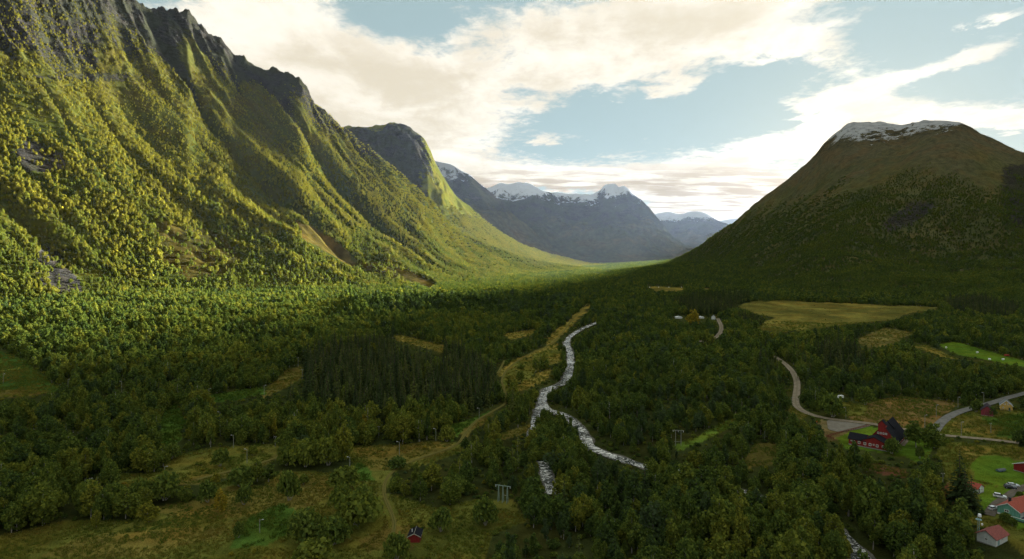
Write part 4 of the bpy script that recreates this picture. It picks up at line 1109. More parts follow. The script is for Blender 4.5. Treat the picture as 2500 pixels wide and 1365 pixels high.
def gable_roof(W, D, eave, ridge, over=.4, th=.18, x0=0.0, y0=0.0, oy=.4):
    k = (ridge - eave) / (W / 2)
    def f(bm):
        for s in (-1, 1):
            xm = x0 + W / 2; xe = xm + s * (W / 2 + over); ze = eave - over * k
            bm_prism(bm, [(xm, ridge + .02), (xe, ze + .02), (xe, ze + th + .02), (xm, ridge + th * 1.25 + .02)], y0 - oy, y0 + D + oy, 'y')
    return f
def verge(W, eave, ridge, y, over=.4, x0=0.0, th=.25):
    """white boards under the roof edge of one gable"""
    k = (ridge - eave) / (W / 2)
    def f(bm):
        for s in (-1, 1):
            xm = x0 + W / 2; xe = xm + s * (W / 2 + over); ze = eave - over * k
            bm_prism(bm, [(xm, ridge - .05), (xe, ze - .05), (xe, ze + .2), (xm, ridge + .26)], y - .04, y + .04, 'y')
    return f

# --- the big red house with the tower
def red_house():
    p = spot(2072, 1085)
    e = thing('red_house', p, -43, 'large dark red wooden house with black roof and small square tower', 'house'); e.scale = (1.08,) * 3
    for u in (2, 7, 12, 17): 
        for v in (2, 9, 16, 23):
            q = Matrix.Rotation(R(-43), 2) @ Vector((u, v)); KEEP_CLEAR.append((p.x + q.x, p.y + q.y, 6.0))
    sightline((p.x + 8, p.y - 4), 5.5, 12)
    part('foundation', lambda bm: bm_box(bm, -.08, 18.08, -.08, 7.6, -1.2, .55), STONE, e)
    part('foundation', lambda bm: bm_box(bm, 8.36, 20.04, 7.65, 29.85, -1.2, .5), STONE, e)
    # low front wing: ridge along the front on the left, broad gable on the right
    w = part('wall', lambda bm: (bm_prism(bm, [(0, .55), (7.5, .55), (7.5, 3.3), (3.75, 5.6), (0, 3.3)], 0, 8, 'x'), bm_prism(bm, [(5.5, .55), (18, .55), (18, 3.3), (11.75, 6.0), (5.5, 3.3)], -.15, 7.6, 'y')), RED, e)
    def wing_roof(bm):
        for s in (-1, 1):
            ym = 3.75; ye = ym + s * 4.2; k = (5.6 - 3.3) / 3.75; ze = 5.6 - 4.2 * k
            bm_prism(bm, [(ym, 5.62), (ye, ze + .02), (ye, ze + .22), (ym, 5.85)], -.45, 8.1, 'x')
        for s in (-1, 1):
            xm = 11.75; xe = xm + s * 6.7; k = 2.7 / 6.25; ze = 6.0 - 6.7 * k
            bm_prism(bm, [(xm, 6.03), (xe, ze + .03), (xe, ze + .23), (xm, 6.27)], -.5, 7.6, 'y')
    part('roof', wing_roof, SLATE, e)
    # tall barn behind
    part('wall', gable_shell(11.6, 22.0, 4.0, 11.2, .5, 8.4, 7.8), RED, e)
    part('roof', gable_roof(11.6, 22.0, 4.0, 11.2, .9, .22, 8.4, 7.8, .5), SLATE, e)
    part('roof_dormer', lambda bm: bm_prism(bm, [(14.4, 9.6), (17.4, 7.4), (17.4, 8.6), (14.4, 11.7)], 17, 21.0, 'y'), SLATE, e)
    # tower on the front gable
    t = part('tower', lambda bm: bm_prism(bm, [(12.0, 7.6), (15.4, 7.6), (15.4, 11.7), (13.7, 13.6), (12.0, 11.7)], 7.3, 10.7, 'y'), RED, e)
    part('roof', gable_roof(3.4, 3.4, 11.7, 13.6, .35, .16, 12.0, 7.3, .3), SLATE, t)
    for i in range(4): window(e, (12.0 + i * 1.2, 7.78, 6.9), (0, -1), .85, .95)
    for x in (4.9, 7.6, 10.0, 13.2, 15.9): window(e, (x, -.16 if x > 5.5 else -.01, 2.0), (0, -1), 1.15, 1.35)
    for x in (1.3, 2.6): window(e, (x, -.01, 2.3), (0, -1), .8, .55)
    window(e, (11.6, -.16, 2.25), (0, -1), .7, .8)
    for y in (9.5, 12.0, 16.5, 19.0, 23.0): window(e, (20.01, y, 2.5), (1, 0), 1.5, 2.0)
    door(e, (20.01, 14.2, .5), (1, 0), 1.6, 2.3, TRIM)
    part('trim', verge(11.6, 4.0, 11.2, 7.25, .9, 8.4), RED, e)
    part('corner_board', lambda bm: bm_box(bm, 17.95, 18.12, -.2, .05, .55, 3.2), TRIM, e)
red_house()

def simple_house(name, loc, rz, label, W, D, eave, ridge, wall, roof, cat_='house', over=.4, verge_mat=None, found=.35, clear=None):
    e = thing(name, loc, rz, label, cat_)
    c = Matrix.Rotation(R(rz), 2) @ Vector((W / 2, D / 2))
    KEEP_CLEAR.append((loc[0] + c.x, loc[1] + c.y, clear or max(W, D) * .75))
    part('foundation', lambda bm: bm_box(bm, -.04, W + .04, -.04, D + .04, -1.5, found), STONE, e)
    part('wall', gable_shell(W, D, eave, ridge, found), wall, e)
    r = part('roof', gable_roof(W, D, eave, ridge, over), roof, e)
    if verge_mat:
        part('verge_board', verge(W, eave, ridge, -.46, over), verge_mat, r); part('verge_board', verge(W, eave, ridge, D + .46, over), verge_mat, r)
    return e
# weathered red barn and yellow house by the lane
b = simple_house('red_barn', spot(2395, 1014), -38, 'weathered pinkish red barn with brown roof beside the lane', 6.4, 11.5, 3.6, 6.6, REDOLD, PURP, 'barn')
part('door', lambda bm: bm_box(bm, 2.2, 4.2, -.06, -.01, .4, 3.0), plain('barn_door', (0.13, 0.03, 0.035), .8, .3), b)
window(b, (6.41, 3.5, 2.2), (1, 0), .9, .9); window(b, (6.41, 7.5, 2.2), (1, 0), .9, .9)
sightline((318, 404), 5, 12)
h = simple_house('yellow_house', spot(2442, 1001), -36, 'small yellow house with dark grey roof beyond the red barn', 6.6, 7.6, 3.6, 6.8, YEL, GREYROOF, verge_mat=TRIM)
window(h, (2.4, -.01, 4.5), (0, -1), .9, 1.0); window(h, (4.3, -.01, 4.5), (0, -1), .9, 1.0); window(h, (1.6, -.01, 1.9), (0, -1), .8, 1.0)
window(h, (6.61, 2, 2.0), (1, 0), .8, 1.2); window(h, (6.61, 5.4, 2.0), (1, 0), .8, 1.2)
door(h, (5.0, -.01, .35), (0, -1), 1.0, 2.0, plain('dark_green_door', (0.03, 0.06, 0.05), .6, .2))
part('chimney', lambda bm: bm_box(bm, 3.0, 3.6, 3.6, 4.2, 6.2, 7.9), STONE, h)
part('step', lambda bm: (bm_box(bm, 4.2, 5.8, -1.3, -.06, -1.0, .3), bm_box(bm, 4.2, 5.8, -1.9, -1.32, -1.0, .05)), plain('pale_concrete', (0.4, 0.4, 0.37), .9, .15), h)
sightline((341, 418), 5, 12)
# red barn with the grey roof at the picture's edge
g = simple_house('grey_roofed_barn', Vector((248.6, 302.5, float(V(248.6, 302.5)))), -72, 'dark red barn with grey metal roof at the edge of the lawn', 14, 9.5, 3.2, 6.0, RED, GREYROOF, 'barn', .5, TRIM)
bpy.data.objects.remove(g.children[1]) if False else None
# small outbuilding by the tall spruces
s_ = simple_house('white_outhouse', spot(2387, 1207), 28, 'small white outbuilding with red roof beside the tall dark spruces', 5.2, 4.4, 2.5, 3.9, WHT, TILE, 'outbuilding', .45)
s_.rotation_euler[2] = R(28)
door(s_, (1.2, -.01, .35), (0, -1), .9, 1.9, DARKWOOD); window(s_, (3.4, -.01, 1.6), (0, -1), .9, .8)
part('lean_to', lambda bm: bm_prism(bm, [(5.2, .2), (7.0, .2), (7.0, 1.7), (5.2, 2.3)], 1.0, 3.6, 'y'), TEAL, s_)
# green house with the terrace
def green_house():
    p = Vector((199.2, 250.5, 0)); p.z = float(V(p.x, p.y)) + .2
    L_, W_ = 15.0, 7.4
    e = thing('green_house', p, 31, 'mint green bungalow with red tiled roof and fenced terrace', 'house')
    for u in (2, 7, 12): KEEP_CLEAR.append((p.x + u * .857, p.y + u * .515 - 2, 7.5))
    sightline((p.x + 3, p.y - 6), 5, 10)
    part('foundation', lambda bm: bm_box(bm, -.04, L_, -W_ - .04, .04, -1.6, .45), TRIM, e)
    part('wall', lambda bm: bm_prism(bm, [(-W_, .45), (0, .45), (0, 3.0), (-W_ / 2, 5.2), (-W_, 3.0)], 0, L_, 'x'), GRN, e)
    def rf(bm):
        for s in (-1, 1):
            ym = -W_ / 2; ye = ym + s * (W_ / 2 + .6); ze = 5.2 - (W_ / 2 + .6) * (2.2 / (W_ / 2))
            bm_prism(bm, [(ym, 5.22), (ye, ze + .02), (ye, ze + .2), (ym, 5.46)], -.6, L_ + .5, 'x')
    r = part('roof', rf, TILE, e)
    def vb(bm):
        for s in (-1, 1):
            ym = -W_ / 2; ye = ym + s * (W_ / 2 + .6); ze = 5.2 - (W_ / 2 + .6) * (2.2 / (W_ / 2))
            bm_prism(bm, [(ym, 5.12), (ye, ze - .08), (ye, ze + .16), (ym, 5.38)], -.70, -.62, 'x')
    part('verge_board', vb, TRIM, r)
    ch = part('chimney', lambda bm: bm_box(bm, 3.6, 4.4, -W_ / 2 + .5, -W_ / 2 + 1.3, 4.4, 6.5), plain('chimney_black', (0.02, 0.02, 0.022), .7, .2), r)
    window(e, (-.01, -3.2, 2.0), (-1, 0), 1.6, 1.0)
    for x in (1.0, 2.0, 3.0): window(e, (x + .3, -W_ - .01, 1.75), (0, -1), .85, 2.1)
    for x in (6.0, 8.6, 10.0, 12.4): window(e, (x, -W_ - .01, 2.1), (0, -1), 1.0, 1.3)
    t = part('terrace', lambda bm: bm_box(bm, -2.2, 6.8, -W_ - 4.0, -W_ - .05, -.6, .35), DECK, e)
    def rail(bm):
        bm_box(bm, -2.26, 6.86, -W_ - 4.06, -W_ - 3.98, .3, 1.1); bm_box(bm, -2.28, -2.2, -W_ - 3.97, -W_ + 1.2, .3, 1.1); bm_box(bm, 6.8, 6.88, -W_ - 3.97, -W_ - .1, .3, 1.1)
    part('rail_panel', rail, GRN, t)
    def cap(bm):
        bm_box(bm, -2.36, 6.96, -W_ - 4.12, -W_ - 3.92, 1.11, 1.22); bm_box(bm, -2.36, -2.12, -W_ - 3.9, -W_ + 1.2, 1.11, 1.22); bm_box(bm, 6.74, 6.96, -W_ - 3.9, -W_ - .1, 1.11, 1.22)
    part('rail_cap', cap, TRIM, t)
green_house()
def white_shed():
    p = Vector((176.6, 222.8, 0)); p.z = float(V(p.x, p.y))
    e = thing('white_shed', p, 29, 'pale white shed with faded red roof below the lattice mast', 'shed', clear=4)
    KEEP_CLEAR.append((p.x + 5, p.y + 5, 8)); KEEP_CLEAR.append((p.x + 10, p.y - 1, 5)); KEEP_CLEAR.append((p.x + 1, p.y - 7, 8)); KEEP_CLEAR.append((p.x - 4, p.y - 14, 7)); KEEP_CLEAR.append((165.0, 206.0, 9)); KEEP_CLEAR.append((160.0, 197.0, 8)); KEEP_CLEAR.append((171.0, 214.0, 5))
    part('foundation', lambda bm: bm_box(bm, -.04, 9.04, -.04, 6.04, -2, .2), STONE, e)
    part('wall', lambda bm: bm_prism(bm, [(0, .2), (6, .2), (6, 3.0), (3, 4.9), (0, 3.0)], 0, 9, 'x'), WHT, e)
    def rf(bm):
        for s in (-1, 1):
            ye = 3 + s * 3.6; ze = 4.9 - 3.6 * (1.9 / 3)
            bm_prism(bm, [(3, 4.92), (ye, ze + .02), (ye, ze + .18), (3, 5.14)], -.6, 9.6, 'x')
    part('roof', rf, TILEOLD, e)
    door(e, (2.2, -.01, .2), (0, -1), 1.1, 2.1, TEAL); window(e, (4.8, -.01, 1.8), (0, -1), .8, .8)
    window(e, (-.01, 3, 1.8), (-1, 0), 1.0, .9)
white_shed()
def red_shed():
    p = spot(997, 1325); e = thing('red_shed', p, 0, 'small dark red hut with black roof standing alone in the meadow', 'shed', clear=5)
    sightline((p.x + 2, p.y - 1), 4, 8); KEEP_CLEAR.append((p.x + 2, p.y + 4, 6))
    part('wall', gable_shell(4.2, 5.6, 2.3, 3.3, -.6), RED, e)
    r = part('roof', gable_roof(4.2, 5.6, 2.3, 3.3, .45, .12), SLATE, e)
    part('ridge_cap', lambda bm: bm_box(bm, 2.05, 2.15, -.42, 6.02, 3.36, 3.50), PALEWOOD, r)
    part('verge_board', verge(4.2, 2.3, 3.3, -.46, .45), PALEWOOD, r)
    part('eave_board', lambda bm: bm_box(bm, 4.56, 4.66, -.42, 6.0, 2.05, 2.2), PALEWOOD, r)
    part('chimney_pipe', lambda bm: bm_tube(bm, (1.0, 2.4, 2.6), (1.0, 2.4, 4.0), .12), LAMPW, r)
    part('corner_board', lambda bm: bm_box(bm, 4.1, 4.23, -.04, .12, -.5, 2.2), ORN, e)
    door(e, (4.21, 2.6, -.2), (1, 0), .9, 1.9, ORN)
red_shed()
def far_house(px, py, rz, W, D, ev, rd, wall, roof, label, name='farmhouse', cat_='house'):
    p = spot(px, py); e = simple_house(name, p, rz, label, W, D, ev, rd, wall, roof, cat_, clear=W + 4)
    sightline((p.x + W / 2, p.y), 7, 40)
    window(e, (W * .3, -.02, ev * .6), (0, -1), 1.0, 1.2); window(e, (W * .7, -.02, ev * .6), (0, -1), 1.0, 1.2)
    return e
far_house(1737, 780, -20, 6, 8, 4.2, 7, WHT, GREYROOF, 'white farmhouse at the far end of the gravel road')
far_house(1650, 778, 0, 11, 7, 2.6, 3.6, WHT, plain('white_sheet_roof', (0.7, 0.72, 0.74), .5, .05), 'long low white-roofed farm building left of the round autumn tree', 'farm_building', 'building')
far_house(1706, 778, 0, 9, 7, 2.6, 3.6, WHT, plain('white_sheet_roof', (0.7, 0.72, 0.74), .5, .05), 'low white-roofed farm building between the autumn tree and the white farmhouse', 'farm_building', 'building')
hut = simple_house('brown_hut', spot(2018, 974), 8, 'small dark hut half hidden among trees above the curved road', 5.0, 5.0, 2.3, 3.4, DARKWOOD, GREYROOF, 'hut'); sightline(hut.location, 5, 20)
window(hut, (2.5, -.01, 1.4), (0, -1), 1.0, .8)
# vehicles
def car(px, py, rz, paint, label, suv=False):
    p = spot(px, py); e = thing('parked_car', p + Vector((0, 0, .02)), rz, label, 'car', 'cars parked by the green house', 4.0); e.scale = (1.08, 1.08, 1.08)
    zr = 1.62 if suv else 1.42
    def bodyf(bm):
        pr = [(-2.15, .35), (-2.2, .75), (-2.1, .95), (-1.0, 1.02), (1.55, 1.02), (2.15, .86), (2.2, .5), (2.12, .35)]
        bm_prism(bm, pr, -.86, .86, 'y')
    part('body', bodyf, paint, e, .06)
    def cab(bm):
        lo = [(-2.0, .98), (1.0, .98)]; hi = [(-1.75, zr), (.25, zr)]
        A = [bm.verts.new((x, s * .80, z)) for s in (-1, 1) for x, z in lo]; B = [bm.verts.new((x, s * .64, z)) for s in (-1, 1) for x, z in hi]
        for f in ((A[0], A[1], B[1], B[0]), (A[3], A[2], B[2], B[3]), (A[1], A[3], B[3], B[1]), (A[2], A[0], B[0], B[2]), (B[0], B[1], B[3], B[2])): bm.faces.new(f)
    part('window', cab, GLASS, e)
    part('roof', lambda bm: bm_box(bm, -1.72, .22, -.63, .63, zr - .03, zr + .04), paint, e)
    for x in (-1.35, 1.4):
        for s in (-1, 1):
            wv = part('wheel', lambda bm: bm_tube(bm, (x, s * .72, .33), (x, s * .9, .33), .33, .33, 14), RUBBER, e)
            part('rim', lambda bm: bm_tube(bm, (x, s * .885, .33), (x, s * .915, .33), .2, .2, 10), GALV, wv)
    for s in (-1, 1):
        part('headlight', lambda bm: bm_box(bm, 2.12, 2.2, s * .62 - .18, s * .62 + .18, .62, .8), LAMPW, e)
        part('tail_light', lambda bm: bm_box(bm, -2.24, -2.16, s * .66 - .12, s * .66 + .12, .7, .92), plain('tail_red', (.4, .02, .02), .4, .1), e)
PW = plain('white_car_paint', (0.72, 0.74, 0.76), .25, .03, 2, .5); PD = plain('dark_car_paint', (0.022, 0.026, 0.034), .25, .1, 2, .5); PS = plain('silver_car_paint', (0.55, 0.58, 0.62), .3, .05, 2, .5)
car(2441, 1215, -35, PW, 'white estate car parked on the grass beside the driveway', True)
car(2425, 1244, 25, PW, 'white car parked against the gable of the green house')
car(2466, 1193, -25, PD, 'dark car parked in front of the silver one on the lawn', True)
car(2474, 1188, -20, PS, 'silver car parked behind the dark one on the lawn')
def covered_boat():
    p = spot(2444, 1151); e = thing('covered_boat', p, 15, 'small boat under grey tarpaulin on the bright lawn', 'boat', clear=4)
    part('hull', lambda bm: bm_prism(bm, [(-2.4, .75), (-2.2, .25), (1.5, .25), (2.6, .85), (2.2, .9), (-2.4, .9)], -.8, .8, 'y'), plain('boat_hull', (.12, .2, .28), .4, .1), e, .05)
    part('tarpaulin', lambda bm: bm_prism(bm, [(-.9, .86), (.9, .86), (.45, 1.3), (0, 1.5), (-.45, 1.3)], -2.45, 2.3, 'x'), TARP, e, .05)
    for s in (-1, 1): part('wheel', lambda bm: bm_tube(bm, (-.4, s * .75, .28), (-.4, s * .95, .28), .28, .28, 12), RUBBER, e)
    part('fender', lambda bm: bm_tube(bm, (2.4, .9, .5), (2.4, .9, 1.0), .2), LAMPW, e)
covered_boat()
def caravan(px, py, rz, label, name='caravan', cat_='caravan', k=1.0):
    p = spot(px, py); e = thing(name, p, rz, label, cat_, clear=4); e.scale = (k, k, k)
    part('body', lambda bm: bm_prism(bm, [(-2.3, .5), (2.2, .5), (2.5, 1.2), (2.1, 2.4), (-2.2, 2.4), (-2.4, 1.4)], -1.0, 1.0, 'y'), LAMPW, e, .08)
    for s in (-1, 1):
        part('window', lambda bm: bm_box(bm, -1.5, -.4, s * 1.0 - .02, s * 1.0 + .02, 1.3, 1.9), GLASS, e)
        part('wheel', lambda bm: bm_tube(bm, (0, s * .8, .33), (0, s * 1.02, .33), .33, .33, 12), RUBBER, e)
    part('hitch', lambda bm: bm_box(bm, 2.2, 3.4, -.06, .06, .4, .5), GALV, e); sightline(p, 4, 22)
caravan(2052, 973, 20, 'white caravan parked beside the dark hut among the trees')
caravan(1658, 1158, 10, 'lone white caravan in the wood below the two-legged power pole', k=.9)
# white wrapped bales on the far fields
def bale(px, py, label, group, r=.75):
    VISIBLE.append([(px - 6, py + 2), (px - 6, py - 8), (px + 6, py - 8), (px + 6, py + 2)])
    p = spot(px, py); e = thing('hay_bale', p, random.uniform(0, 180), label, 'hay bale', group, 3.0)
    def f(bm): bm_tube(bm, (-.75, 0, r * .96), (.75, 0, r * .96), r, r, 16)
    part('wrap', f, LAMPW, e, .08); e.scale = (1.25,) * 3
    part('net_end', lambda bm: bm_tube(bm, (.76, 0, r * .96), (.78, 0, r * .96), r * .6, r * .6, 12), TRIM, e); sightline(p, 5, 30)
G1 = 'white wrapped bales on the bright green field'
for (a, b_), lab in zip([(2310, 850), (2386, 862), (2416, 879), (2449, 879)], ['white wrapped bale at the left tip of the bright green field', 'white wrapped bale in the middle of the bright green field', 'white wrapped bale at the lower edge of the green field by trees', 'white wrapped bale nearest the small red trailer']): bale(a, b_, lab, G1)
G2 = 'white bales on the distant straw field'
for a, lab in zip((1586, 1608, 1633, 1664), ('leftmost white bale on the distant straw field', 'second white bale from the left on the distant straw field', 'third white bale from the left on the distant straw field', 'rightmost white bale on the distant straw field')): bale(a, 702, lab, G2, .95)
tr = thing('farm_trailer', spot(2458, 870), 5, 'small red farm trailer at the edge of the green field', 'trailer', clear=5)
part('box', lambda bm: bm_box(bm, -2.2, 2.2, -1, 1, .7, 2.0), plain('trailer_red', (.42, .07, .05), .6, .2), tr)
for s in (-1, 1): part('wheel', lambda bm: bm_tube(bm, (0, s * .8, .45), (0, s * 1.1, .45), .45, .45, 12), RUBBER, tr)
part('drawbar', lambda bm: bm_box(bm, 2.2, 3.6, -.06, .06, .7, .82), GALV, tr); sightline(tr.location, 5, 30)

# ------------------------------------------------------------------ street lamps, poles, pylons, mast, fences
LAMPH = plain('lamp_head_shell', (0.5, 0.52, 0.52), .5, .05)
def lamp(px, top, base, side, label):
    p = spot(px, base); d = p.y; h = max(4.5, min(9.0, (base - top) * d / F * 1.06))
    VISIBLE.append([(px - 7, base - 4), (px - 7, top - 4), (px + 7, top - 4), (px + 7, base - 4)])
    e = thing('street_lamp', p, 0, label, 'street lamp', 'street lamps along the valley roads', 2.5); sightline(p, 3.2, 13)
    KEEP_CLEAR.append((p.x, p.y, 4))
    pole = part('pole', lambda bm: bm_tube(bm, (0, 0, -.4), (0, 0, h), .15, .11, 8), POLEWOOD, e)
    part('arm', lambda bm: bm_tube(bm, (0, 0, h - .25), (side * 1.1, 0, h - .05), .05, .045, 6), GALV, e)
    hd = part('lamp_head', lambda bm: bm_prism(bm, [(side * .8, h - .12), (side * 1.5, h - .1), (side * 1.45, h + .06), (side * .9, h + .08)], -.17, .17, 'y'), LAMPH, e)
    part('lens', lambda bm: bm_box(bm, min(side * .9, side * 1.5), max(side * .9, side * 1.5), -.16, .16, h - .2, h - .15), GLASS, hd)
LAMPS = [
    (8, 914, 936, 1, 'lamp post in the green field at the left edge'), (166, 927, 946, 1, 'lamp post where the green field meets the trees'), (297, 932, 957, -1, 'lamp post rising behind the tall left-hand birches'),
    (510, 950, 968, 1, 'lamp post by the small green gap left of the spruces'), (645, 942, 968, 1, 'lamp post at the foot of the power line clearing'), (537, 1007, 1036, -1, 'lamp post in the dark hollow below the small green gap'),
    (570, 1064, 1093, -1, 'lamp post at the upper edge of the left meadow'), (603, 1098, 1131, -1, 'lamp post with two bushes beside it in the left meadow'), (402, 1140, 1168, 1, 'lamp post above the grassy track in the left meadow'),
    (218, 1169, 1192, 1, 'lamp post behind the round willow at far left'), (854, 1117, 1142, -1, 'lamp post at the left corner of the tan meadow'), (975, 1080, 1111, -1, 'lamp post in the open middle of the tan meadow'),
    (1064, 1048, 1076, -1, 'lamp post beside the bright bush at the tan meadow end'), (1170, 998, 1023, -1, 'lamp post beside the sunny track below the spruce stand'), (634, 1270, 1300, 1, 'lamp post among lush ferns in the foreground meadow'),
    (1932, 973, 985, 1, 'lamp post on the outside of the gravel road bend'), (2065, 996, 1021, -1, 'lamp post beside the road above the gravel parking'), (2286, 990, 1018, 1, 'lamp post on the brown field just left of the lane'),
    (2258, 1015, 1046, 1, 'lamp post between the brown field and the two big trees'), (2339, 971, 995, 1, 'lamp post on the verge where the lane straightens'), (2402, 960, 986, -1, 'lamp post by the dark wood behind the red barn'), (2347, 1032, 1064, 1, 'lamp post beside the lower road in the tan field')]
for a in LAMPS: lamp(*a)
def pole(px, top, base, label):
    p = spot(px, base); h = max(6, (base - top) * p.y / F * 1.06); VISIBLE.append([(px - 5, base - 4), (px - 5, top - 3), (px + 5, top - 3), (px + 5, base - 4)]); e = thing('power_pole', p, random.uniform(-20, 20), label, 'power pole', 'single wooden power poles', 2.5); sightline(p, 3.2, 13)
    part('pole', lambda bm: bm_tube(bm, (0, 0, -.4), (0, 0, h), .17, .12, 8), POLEWOOD, e)
    part('crossarm', lambda bm: bm_box(bm, -.8, .8, -.06, .06, h - .5, h - .38), POLEWOOD, e)
    for x in (-.7, 0, .7): part('insulator', lambda bm: bm_tube(bm, (x, 0, h - .38), (x, 0, h - .1), .07, .05, 8), LAMPW, e)
for a in ((728, 874, 896, 'power pole at the top of the power line clearing'), (738, 903, 926, 'power pole against the left edge of the spruce stand'), (672, 1070, 1091, 'thin power pole in the gap right of the left meadow lamps'), (925, 1043, 1065, 'thin power pole in the scrub below the spruce stand'),
          (2100, 951, 974, 'power pole in front of the wood right of the caravan'), (2419, 1034, 1057, 'power pole in the tan field near the lush green patch'), (2302, 1157, 1186, 'power pole on the red soil left of the tall spruces')): pole(*a)
def pylon(px, top, base, legs, gap, rz, label, double):
    p = spot(px, base); h = (base - top) * p.y / F * 1.06; e = thing('power_pylon', p, rz, label, 'pylon', None, 5.0); sightline(p, 4.0, 14)
    hw = gap * (legs - 1) / 2
    for i in range(legs):
        x = -hw + i * gap
        if double:
            for s in (-1, 1): part('leg', lambda bm: bm_tube(bm, (x, s * .9, -.4), (x, s * .12, h), .17, .14, 8), TEALPOLE, e)
        else: part('leg', lambda bm: bm_tube(bm, (x, 0, -.4), (x, 0, h), .17, .13, 8), POLEWOOD, e)
    part('crossarm', lambda bm: bm_box(bm, -hw - 1.6, hw + 1.6, -.1, .1, h - .15, h + .1), TEALPOLE if double else POLEWOOD, e)
    part('brace', lambda bm: bm_box(bm, hw - gap, hw, -.08, .08, h * .42, h * .42 + .16) if double else bm_box(bm, -hw - .6, hw + .6, -.07, .07, h * .25, h * .25 + .14), POLEWOOD, e)
    for i in range(3):
        x = (-hw - 1.3, 0, hw + 1.3)[i]
        part('insulator', lambda bm: bm_tube(bm, (x, 0, h - .15), (x, 0, h - .9), .10, .10, 8), LAMPW, e)
TEALPOLE = plain('tarred_green_pole', (0.20, 0.27, 0.23), .85, .2, 2)
pylon(1228, 1188, 1226, 3, 2.0, -20, 'wide pylon of three greenish A-legs at the meadow edge', True)
pylon(1656, 1053, 1088, 2, 3.0, -12, 'two-legged grey power pole on the bright green strip', False)
pylon(1966, 901, 922, 3, 2.2, -5, 'faint three-legged pylon in the wood right of the gravel road', True)
def mast():
    p = Vector((175.5, 229.5, 0)); p.z = float(V(p.x, p.y)); h = 9.2
    e = thing('lattice_mast', p, 10, 'teal lattice mast with two white drums behind the white shed', 'mast', clear=4)
    c = [(.45 * math.cos(a), .45 * math.sin(a)) for a in (0.5, 2.6, 4.7)]
    for x, y in c: part('leg', lambda bm: bm_tube(bm, (x, y, -.3), (x * .7, y * .7, h), .06, .05, 6), TEAL, e)
    def lat(bm):
        for k in range(9):
            z0, z1 = h * k / 9, h * (k + 1) / 9
            for i in range(3):
                (ax, ay), (bx, by) = c[i], c[(i + 1) % 3]; f0, f1 = 1 - .3 * z0 / h, 1 - .3 * z1 / h
                bm_tube(bm, (ax * f0, ay * f0, z0), (bx * f1, by * f1, z1), .03, .03, 4)
    part('lattice', lat, TEAL, e)
    part('platform', lambda bm: bm_tube(bm, (0, 0, h * .80), (0, 0, h * .80 + .15), 1.0, 1.0, 12), TEAL, e)
    part('drum', lambda bm: bm_tube(bm, (.2, -.2, h * .93), (.2, -.2, h + .35), .62, .5, 14), LAMPW, e, .06)
    part('drum', lambda bm: bm_tube(bm, (.75, -.35, h * .62), (1.05, -.75, h * .62), .45, .45, 14), LAMPW, e, .05)
mast(); sightline((175.5, 229.5), 3, 6)
def fence(pts_px, label):
    P = [spot(a, b) for a, b in pts_px]; e = thing('plank_fence', P[0], 0, label, 'fence')
    o = P[0]
    for a, b in zip(P[:-1], P[1:]):
        L_ = (b - a).length; n = max(2, int(L_ / 2.4)); d = (b - a) / n
        for i in range(n + 1):
            q = a + d * i - o; part('post', lambda bm: bm_box(bm, q.x - .07, q.x + .07, q.y - .07, q.y + .07, q.z - .4, q.z + 1.25), ORN, e)
        for i in range(n):
            q0, q1 = a + d * i - o, a + d * (i + 1) - o
            side = Vector((-d.y, d.x, 0)).normalized() * .09
            for zz in (.35, .75, 1.1):
                def rl(bm):
                    vs_ = [bm.verts.new(v) for v in (q0 + side + Vector((0, 0, zz)), q1 + side + Vector((0, 0, zz)), q1 + side + Vector((0, 0, zz + .22)), q0 + side + Vector((0, 0, zz + .22)))]
                    w_ = [bm.verts.new(v.co - side * .35) for v in vs_]
                    bm.faces.new(vs_); bm.faces.new(w_[::-1])
                    for k in range(4): bm.faces.new([vs_[k], vs_[(k + 1) % 4], w_[(k + 1) % 4], w_[k]])
                part('plank', rl, ORN, e)
        KEEP_CLEAR.append((a.x, a.y, 4)); KEEP_CLEAR.append((b.x, b.y, 4)); m_ = (a + b) / 2; KEEP_CLEAR.append((m_.x, m_.y, 5))
fence([(2036, 1073), (2018, 1068), (2060, 1056), (2095, 1047), (2122, 1041)], 'red-brown plank fence between the gravel parking and the house lawn')
fence([(2189, 1056), (2208, 1061)], 'short red plank fence behind the tall barn roof')
sg = thing('road_marker', spot(1994, 1034), 20, 'small orange road marker at the corner of the gravel parking', 'road marker', clear=3)
part('post', lambda bm: bm_box(bm, -.06, .06, -.06, .06, -.3, 1.6), POLEWOOD, sg); part('sign_plate', lambda bm: bm_box(bm, -.45, .45, -.09, -.061, .9, 1.6), plain('marker_orange', (.55, .16, .03), .6, .1), sg)

